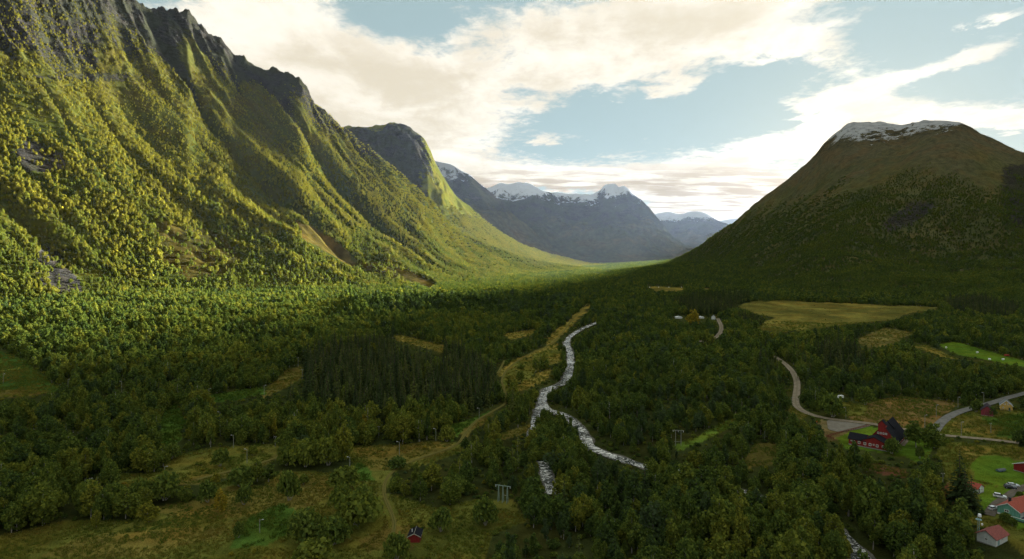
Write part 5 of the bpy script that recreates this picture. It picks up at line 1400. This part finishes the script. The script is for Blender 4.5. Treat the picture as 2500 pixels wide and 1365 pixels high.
# lone bushes and trees that stand apart: photograph column, row of the foot, width and height in photograph pixels, tint, kind
GARDEN = [
    (538, 1138, 42, 40, .38, 'd', 'round green bush on the upper meadow below the lamp post'), (628, 1176, 30, 52, .45, 'b', 'taller birch of the touching pair on the left meadow'), (656, 1176, 30, 42, .33, 'b', 'shorter dark birch of the touching pair on the left meadow'),
    (705, 1222, 52, 66, .36, 'd', 'big upright grey-green willow standing alone in mid meadow'), (742, 1184, 24, 24, .40, 'd', 'small bush just behind the big upright willow'), (588, 1188, 62, 46, .34, 'd', 'wide bush left of the touching pair of birches'),
    (596, 1232, 40, 46, .32, 'd', 'dark round bush in front of the wide bush'), (537, 1247, 30, 50, .80, 'b', 'golden birch standing alone in the left meadow'), (524, 1190, 22, 34, .66, 'b', 'small yellowish birch beside the grassy track'), (508, 1226, 46, 46, .30, 'd', 'dark bush left of the golden birch'),
    (840, 1192, 74, 48, .42, 'd', 'broad bright bush below the meadow corner lamp'), (832, 1242, 58, 52, .40, 'd', 'bush in front of the broad bright bush'), (884, 1240, 52, 52, .40, 'd', 'green bush tucked behind the largest willow dome'), (872, 1284, 118, 78, .44, 'd', 'largest dome-shaped willow in the foreground meadow'),
    (745, 1322, 90, 70, .36, 'd', 'dark willow thicket at the bottom of the meadow'), (815, 1330, 80, 62, .33, 'd', 'dark willow right of the bottom thicket'), (760, 1390, 110, 62, .48, 'd', 'grey-green willow cut off by the bottom edge'), (583, 1312, 26, 34, .30, 'd', 'small dark bush beside the lush ferns'),
    (970, 1142, 48, 24, .25, 'd', 'low dark willow in the tan meadow by the track'), (1076, 1298, 56, 52, .33, 'd', 'round bush standing alone right of the red hut'), (968, 1368, 64, 60, .38, 'd', 'grey-green bush just in front of the red hut'), (1185, 1282, 62, 60, .33, 'd', 'round bush at the right end of the meadow'),
    (133, 1250, 54, 50, .45, 'd', 'round willow with bright top at far left'), (362, 1274, 40, 48, .62, 'b', 'olive birch at the lower edge of the left thicket'), (285, 1262, 20, 42, .5, 'b', 'slim birch in front of the left thicket'), (235, 1287, 20, 40, .58, 'b', 'slim pale birch left of the slim green one'),
    (215, 1240, 60, 60, .40, 'd', 'tall bush with the lamp rising behind it'), (280, 1236, 60, 52, .36, 'd', 'dark bush in the middle of the left thicket'), (340, 1232, 60, 55, .34, 'd', 'dark bush at the thick end of the left thicket'), (400, 1222, 76, 62, .36, 'd', 'broad bush closing the left thicket beside the track'),
    (420, 1120, 40, 34, .34, 'd', 'round bush at the wood edge behind the left meadow'), (617, 1112, 24, 22, .50, 'd', 'small light bush right of the meadow lamp'), (745, 1140, 70, 60, .46, 'd', 'bright bushy tree left of the tan meadow'), (800, 1136, 60, 62, .48, 'd', 'bright bushy tree nearest the tan meadow'), (700, 1136, 50, 44, .40, 'd', 'bush at the left end of the bright bushy row'),
    (1092, 1078, 40, 34, .52, 'd', 'bright round bush at the far end of the tan meadow'),
    (2237, 1092, 48, 60, .30, 'b', 'big dark tree right of the tall barn'), (2280, 1094, 48, 58, .34, 'b', 'big tree at the road junction'), (2178, 1108, 36, 36, .30, 'd', 'round tree at the front corner of the red house'), (2246, 1120, 20, 28, .30, 'd', 'narrow dark bush below the big dark tree'),
    (2384, 1006, 26, 28, .28, 'd', 'round bush left of the weathered red barn'), (2422, 1015, 22, 20, .25, 'd', 'low dark bush hiding the red barn side'), (2032, 1018, 56, 52, .32, 'd', 'large round tree on the inside of the road bend'), (2010, 1000, 30, 52, .35, 'b', 'upright tree behind the large round one at the bend'), (2112, 988, 42, 38, .34, 'd', 'round bush at the left end of the brown field'),
    (2496, 1088, 40, 36, .22, 'd', 'dark bush at the right edge beside the lower road'), (2490, 1215, 16, 14, .3, 'd', 'small shrub in the lawn beside the driveway'), (2455, 1275, 26, 22, .32, 'd', 'shrub below the terrace of the green house'), (2472, 1284, 22, 18, .3, 'd', 'low shrub at the hedge below the terrace'),
    (1692, 792, 30, 34, .80, 'b', 'round autumn tree between the white-roofed farm buildings')]
BIGSPRUCE = [(2343, 1222, 64, 118, 'tallest dark spruce at the edge of the lawn'), (2372, 1250, 58, 84, 'dark spruce in front of the tallest one'), (2356, 1238, 46, 92, 'dark spruce squeezed between its two taller neighbours'), (2497, 1090, 22, 48, 'lone spruce at the right edge beyond the lower road')]
for a in GARDEN:
    q = spot(a[0], a[1]); KEEP_CLEAR.append((q.x, q.y, a[2] * q.y / F * .55))
for a in BIGSPRUCE:
    q = spot(a[0], a[1]); KEEP_CLEAR.append((q.x, q.y, 4))
# ------------------------------------------------------------------ the woods
def grow():
    single_birch, single_spruce = [], []
    acc = {k: [] for k in ('hi', 'mid', 'far', 'clump', 'spr', 'sprf', 'bush', 'tuft')}
    def put(k, x, y, z, s3, idx, tint):
        if len(x): acc[k].append((np.stack([x, y, z], 1), s3, rng.uniform(0, 6.283, len(x)), idx, tint))
    for band, (y0, y1, sp) in enumerate(((150, 560, 5.5), (560, 1350, 6.3), (1350, 3000, 6.6), (3000, 8100, 11.5))):
        x, y = jitter_grid(y0, y1, sp, jit=(.62, .8, 1.5, 1.5)[band])
        z, which, px, py, opn, scrub, spr = site(x, y)
        n = len(x)
        u = rng.uniform(size=n)
        big = fbm(x / 70, y / 70, 3, 701); mid_ = fbm(x / 24, y / 24, 2, 703)
        prob = np.clip(0.86 + 0.55 * big + 0.35 * mid_, 0.12, 1)
        tree_top = np.where(which == 1, 900, np.where(which == 2, 540, 600)) + np.where(which == 2, 190, 110) * fbm(x / 160, y / 160, 4, 711)
        if True:
            r1, r2, a_, n_ = gully(x, y)
            rib = np.where(which == 1, r1, 0.5)
        if band == 3: prob = np.maximum(prob, 0.9)
        prob = prob * sstep(0, 110, tree_top - z + 260 * (rib - 0.75))
        prob = np.where((which == 1) & (band < 3), prob * np.clip(0.35 + 0.75 * rib, 0.35, 1), prob)
        if band < 3: prob = np.where(opn, 0.0, prob)
        gap = line_gap(x, y) if band < 3 else np.full(n, 1e9)
        ok = (u < prob) & (gap > 1.0)
        # stand height and colour
        hs = 1.22 * np.clip(0.86 + 0.36 * big + 0.24 * rng.normal(size=n), 0.36, 1.7)
        hs = np.where(which == 1, hs * (0.92 - 0.42 * sstep(200, 700, z)), hs)
        hs = np.where((which == 0) & (y > 1350), hs * 0.85, hs)
        hs = np.where(which == 2, hs * (0.80 - 0.3 * sstep(200, 520, z)), hs)
        dist = np.hypot(x, y)
        tall = np.exp(-((py - 752) / 22) ** 2) * sstep(830, 870, px) * sstep(1420, 1380, px) * (which == 0)
        hs = hs * (1 + 0.9 * tall * (fbm(x / 60, y / 60, 2, 707) > -.05))
        ti = np.where((px > 1330) & (which == 0), 0.27, 0.35) + 0.17 * big + np.where(which == 0, 0.12, 0.055) * rng.normal(size=n) + 0.10 * mid_  # right side of the floor darker: valley shade put into the leaf tint
        ti = np.where(which == 1, ti + 0.16 + 0.22 * sstep(60, 380, z + 80 * big), ti)  # left wall yellower: autumn leaves, plus golden sunlight put into the tint
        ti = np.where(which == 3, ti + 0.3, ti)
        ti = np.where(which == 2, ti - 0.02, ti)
        ti = ti - 0.22 * tall
        ti = np.where((rng.uniform(size=n) < 0.014) & (which == 0), ti + 0.28, ti)
        ti = np.where(which != 0, np.minimum(ti, 0.68), ti)
        ti = np.where(which == 0, np.minimum(ti, np.where(rng.uniform(size=n) < .02, .9, .56)), ti)
        ti = np.clip(ti, 0, 1)
        sp_mix = np.where(spr, 0.92, np.where((px > 1850) & (px < 2330) & (py > 850) & (py < 965), 0.22, 0.025 * (big < -0.1)))
        is_spr = ok & (rng.uniform(size=n) < sp_mix) & (which != 1)
        is_b = ok & ~is_spr
        wdt = hs * rng.uniform(.78, 1.22, n)
        s3 = np.stack([wdt, wdt, hs * rng.uniform(.9, 1.15, n)], 1)
        stp = np.clip(rng.normal(.45, .28, n), 0, 1)
        ss = 1.2 * np.clip(rng.normal(.95, .22, n), .4, 1.5); ss = np.where(spr, ss, ss * .75)
        ss3 = np.stack([ss * rng.uniform(1.0, 1.4, n)] * 2 + [ss], 1)
        if band < 3:
            hid = covers(px, py, np.where(is_spr, ss3[:, 2] * 15, s3[:, 2] * 8.8) * F / y, np.where(is_spr, 4.6, s3[:, 0] * 5) * F / y)
            is_b &= ~hid; is_spr &= ~hid
        if band == 0:
            inframe = (px > 5) & (px < 2495) & (py < 1395)
            # the birches that show largest stand alone as objects
            cand = np.nonzero(is_b & inframe)[0]
            cand = cand[np.argsort(-(s3[cand, 2] / y[cand]))][:255]
            for i in cand: single_birch.append((x[i], y[i], z[i], s3[i], ti[i], px[i], py[i]))
            cs = np.nonzero(is_spr & inframe & spr)[0]; cs = cs[np.argsort(-(ss[cs] / y[cs]))][:200]
            for i in cs: single_spruce.append((x[i], y[i], z[i], ss3[i], stp[i], px[i], py[i]))
            kb = is_b.copy(); kb[cand] = False; ks = is_spr.copy(); ks[cs] = False
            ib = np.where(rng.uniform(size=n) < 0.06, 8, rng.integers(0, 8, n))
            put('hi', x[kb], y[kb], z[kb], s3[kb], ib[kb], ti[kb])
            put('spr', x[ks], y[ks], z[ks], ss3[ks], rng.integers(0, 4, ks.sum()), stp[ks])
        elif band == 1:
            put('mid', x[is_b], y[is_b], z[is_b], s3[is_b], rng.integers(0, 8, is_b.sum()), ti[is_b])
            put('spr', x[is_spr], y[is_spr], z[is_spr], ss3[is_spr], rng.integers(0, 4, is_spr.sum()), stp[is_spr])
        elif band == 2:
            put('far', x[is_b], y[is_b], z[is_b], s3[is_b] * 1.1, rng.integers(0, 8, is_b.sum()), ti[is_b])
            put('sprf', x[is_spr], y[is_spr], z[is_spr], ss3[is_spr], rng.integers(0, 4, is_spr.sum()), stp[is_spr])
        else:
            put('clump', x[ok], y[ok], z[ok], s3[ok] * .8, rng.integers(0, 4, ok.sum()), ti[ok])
        if band < 3:
            # scrub in the open and under the trees
            sp2 = (4.2, 7.0, 13.0)[band]
            x, y = jitter_grid(y0, y1, sp2); z, which, px, py, opn, scrub, spr = site(x, y)
            g = line_gap(x, y)
            nn = fbm(x / 30, y / 30, 3, 741)
            pr = np.where(opn, scrub * sstep(-.05, 0.35, nn) * 0.6, 0.5 * (band < 2)) * sstep(0, 80, 620 - z)
            k = (rng.uniform(size=len(x)) < pr) & (g > 0.6)
            m = k.sum(); hb = rng.uniform(.16, .42, m) * np.where(opn[k], .8, 1.0)
            put('bush', x[k], y[k], z[k], np.stack([hb * rng.uniform(.9, 1.5, m), hb * rng.uniform(.9, 1.5, m), hb], 1), rng.integers(0, 4, m), np.clip(.33 + .16 * rng.normal(size=m) + .12 * opn[k], 0, 1))
    # meadow grass and herbs
    for (y0, y1, sp, sz) in ((190, 330, 1.25, 1.0), (330, 560, 2.1, 1.5), (560, 1000, 4.2, 2.0)):
        x, y = jitter_grid(y0, y1, sp, -40, 2540)
        z, which, px, py, opn, scrub, spr = site(x, y)
        g = line_gap(x, y)
        lawn = np.zeros(len(x), bool); lush = np.zeros(len(x), bool)
        for poly, col, sc in OPEN:
            m = in_poly(px, py, poly); lawn = np.where(m, col == LAWN or col == (0.14, 0.115, 0.05), lawn); lush = np.where(m, col == LUSH, lush)
        k = opn & ~lawn & (g > -.5) & (fbm(x / 8, y / 8, 2, 751) > -.35)
        m = k.sum(); s = sz * rng.uniform(.55, 1.2, m) * np.where(lush[k], 1.2, 1)
        tt = np.clip(.42 + .35 * fbm(x[k] / 20, y[k] / 30, 3, 757) + .12 * rng.normal(size=m) - .38 * lush[k], 0, 1)
        put('tuft', x[k], y[k], z[k], np.stack([s, s, s * rng.uniform(.7, 1.1, m)], 1), rng.integers(0, 6, m), tt)
    info = dict(hi=(C_HI, 'birch_wood', 'dense mixed green birch wood on the near valley floor', 'wood'), mid=(C_MID, 'birch_forest', 'birch forest covering the middle of the valley floor', 'forest'),
                far=(C_FAR, 'slope_forest', 'yellow green birch forest climbing the valley sides', 'forest'), clump=(C_CLUMP, 'distant_forest', 'far birch forest on the slopes at the valley end', 'forest'),
                spr=(C_SPR, 'spruce_wood', 'dark spruces standing deeper in the planted stands', 'wood'), sprf=(C_SPRF, 'spruce_forest', 'far dark spruce stands beside the bog', 'forest'),
                bush=(C_BUSH, 'undergrowth', 'low green scrub under the trees and in the meadows', 'undergrowth'), tuft=(C_TUFT, 'meadow_grass', 'rough green and tan grass tufts over the meadows', 'grass'))
    for k, (coll, nm, lab, cat_) in info.items():
        if not acc[k]: continue
        P, S, Rz, I, T = (np.concatenate([q[j] for q in acc[k]]) for j in range(5))
        print('scatter', nm, len(P))
        instancer(nm, P, S, Rz, I, T, coll, lab, cat_)
    return single_birch, single_spruce
SB, SS = grow()

crown_b = [mesh_np('crown', l[0], l[1], [LM_O]) for l, w in birch_hi]; trunk_b = [mesh_np('trunk', w[0], w[1], [BARK]) for l, w in birch_hi]
crown_s = [mesh_np('crown', l[0], l[1], [SM_O]) for l, w in spruce_hi]; trunk_s = [mesh_np('trunk', w[0], w[1], [SBARK]) for l, w in spruce_hi]
crown_d = [mesh_np('crown', l[0], l[1], [LM_O]) for l, w in dome_hi]; trunk_d = [mesh_np('stem', w[0], w[1], [BARK]) for l, w in dome_hi]
def tree_object(name, loc, s3, tint, crowns, trunks, label, category, group=None, k=None, stem='trunk'):
    e = bpy.data.objects.new(name, None); link(e); e.empty_display_size = 0.5
    e.location = loc; e.rotation_euler = (0, 0, random.uniform(0, 6.28)); e.scale = s3
    e['label'] = label; e['category'] = category
    if group: e['group'] = group
    k = random.randrange(len(crowns)) if k is None else k
    c = bpy.data.objects.new('crown', crowns[k]); link(c, e); c['tint'] = float(tint)
    link(bpy.data.objects.new(stem, trunks[k]), e)
    return e
# ------------------------------------------------------------------ trees one can point at
for (px, py, w, h, ti, kind, lab) in GARDEN:
    p = spot(px, py); W_, H_ = w * p.y / F, h * p.y / F * 1.05
    if kind == 'd':
        k = random.randrange(4); d0 = ((5, 6.5), (4.6, 6), (5.6, 6.4), (4.2, 7))[k]
        tree_object('willow_bush', p, (W_ / d0[1], W_ / d0[1], H_ / d0[0] * 1.1), ti, crown_d, trunk_d, lab, 'bush', 'bushes and trees standing apart', k, 'stem')
    else:
        k = random.randrange(8); s = BIRCH_SPECS[k]
        tree_object('meadow_tree', p, (W_ / s['w'], W_ / s['w'], H_ / s['h']), ti, crown_b, trunk_b, lab, 'tree', 'bushes and trees standing apart', k)
for (px, py, w, h, lab) in BIGSPRUCE:
    p = spot(px, py); k = 3; s = SPRUCE_SPECS[k]
    tree_object('tall_spruce', p, (w * p.y / F / s['w'],) * 2 + (h * p.y / F * 1.05 / s['h'],), .22, crown_s, trunk_s, lab, 'spruce', 'spruces by the lawn', k)
def where(px, py):
    row = 'lower ' if py > 1290 else 'upper ' if py < 1200 else ''
    if px > 2200: w = 'wood below the tall lawn spruces'
    elif px > 2020: w = 'wood right of the lower river bend'
    elif px > 1860: w = 'wood left of the lower river bend'
    elif px > 1700: w = 'riverside wood right of the lone caravan'
    elif px > 1560: w = 'riverside wood below the lone caravan'
    elif px > 1430: w = 'wood between river pool and caravan'
    elif px > 1330: w = 'wood just right of the lower river pool'
    elif px > 1150: w = 'wood between the meadow and the river pool'
    elif px > 850: w = 'thicket right of the meadow track'
    elif px > 450: w = 'thicket along the foreground meadow'
    elif px > 220: w = 'tall wood right of the left edge'
    else: w = 'tall wood at the left edge'
    return 'the ' + row + w
for (x, y, z, s3, ti, px, py) in SB:
    tone = 'dark' if ti < .2 else 'deep-green' if ti < .29 else 'mid-green' if ti < .38 else 'light-green' if ti < .5 else 'olive' if ti < .62 else 'yellowing'
    size = 'stunted' if s3[2] < .75 else 'low' if s3[2] < 1.0 else 'lofty' if s3[2] > 1.65 else 'tall' if s3[2] > 1.35 else 'middling'
    br = 'slender' if s3[0] < s3[2] * .88 else 'broad' if s3[0] > s3[2] * 1.08 else 'even'
    w = where(px, py)
    tree_object('birch_tree', (x, y, z), s3, ti, crown_b, trunk_b, '%s %s %s birch in %s' % (size, br, tone, w), 'tree', 'birches in ' + w)
for (x, y, z, s3, ti, px, py) in SS:
    pos = 'left end' if px < 790 else 'left third' if px < 880 else 'left middle' if px < 960 else 'right middle' if px < 1040 else 'right third' if px < 1120 else 'right end'
    row = 'front edge' if py > 1010 else 'front rows' if py > 990 else 'middle rows' if py > 965 else 'back rows'
    size = 'short' if s3[2] < 0.95 else 'tall' if s3[2] > 1.3 else 'middling'
    br = 'narrow' if s3[0] < s3[2] * 1.1 else 'wide' if s3[0] > s3[2] * 1.28 else 'even'
    tone = 'blackish' if ti < .3 else 'dark' if ti < .6 else 'greenish'
    tree_object('spruce_tree', (x, y, z), s3, ti, crown_s, trunk_s, '%s %s %s spruce, %s, %s of the planted stand' % (size, br, tone, row, pos), 'spruce', 'spruces of the planted stand')
# ------------------------------------------------------------------ the air in the valley
def build_haze():
    x0, x1, y0, y1, z0, z1 = -16500, 16500, -600, 21500, -40, 1500
    v = [(x, y, z) for z in (z0, z1) for y in (y0, y1) for x in (x0, x1)]
    f = [(0, 2, 3, 1), (4, 5, 7, 6), (0, 1, 5, 4), (2, 6, 7, 3), (0, 4, 6, 2), (1, 3, 7, 5)]
    me = bpy.data.meshes.new('haze'); me.from_pydata(v, [], f)
    o = bpy.data.objects.new('haze', me); link(o); o['kind'] = 'stuff'
    o['label'] = 'pale sunlit haze filling the valley air'; o['category'] = 'haze'
    t = NT('haze_air'); t.t.nodes.remove(t.out); t.out = t.n('ShaderNodeOutputMaterial')
    pv = t.n('ShaderNodeVolumePrincipled'); pv.inputs['Color'].default_value = (0.62, 0.78, 1.0, 1)
    pv.inputs['Density'].default_value = HAZE; pv.inputs['Anisotropy'].default_value = 0.42
    t.l(pv.outputs[0], t.out.inputs['Volume'])
    t.m.cycles.homogeneous_volume = True if hasattr(t.m.cycles, 'homogeneous_volume') else None
    me.materials.append(t.m)
HAZE = 0.34e-5
build_haze()
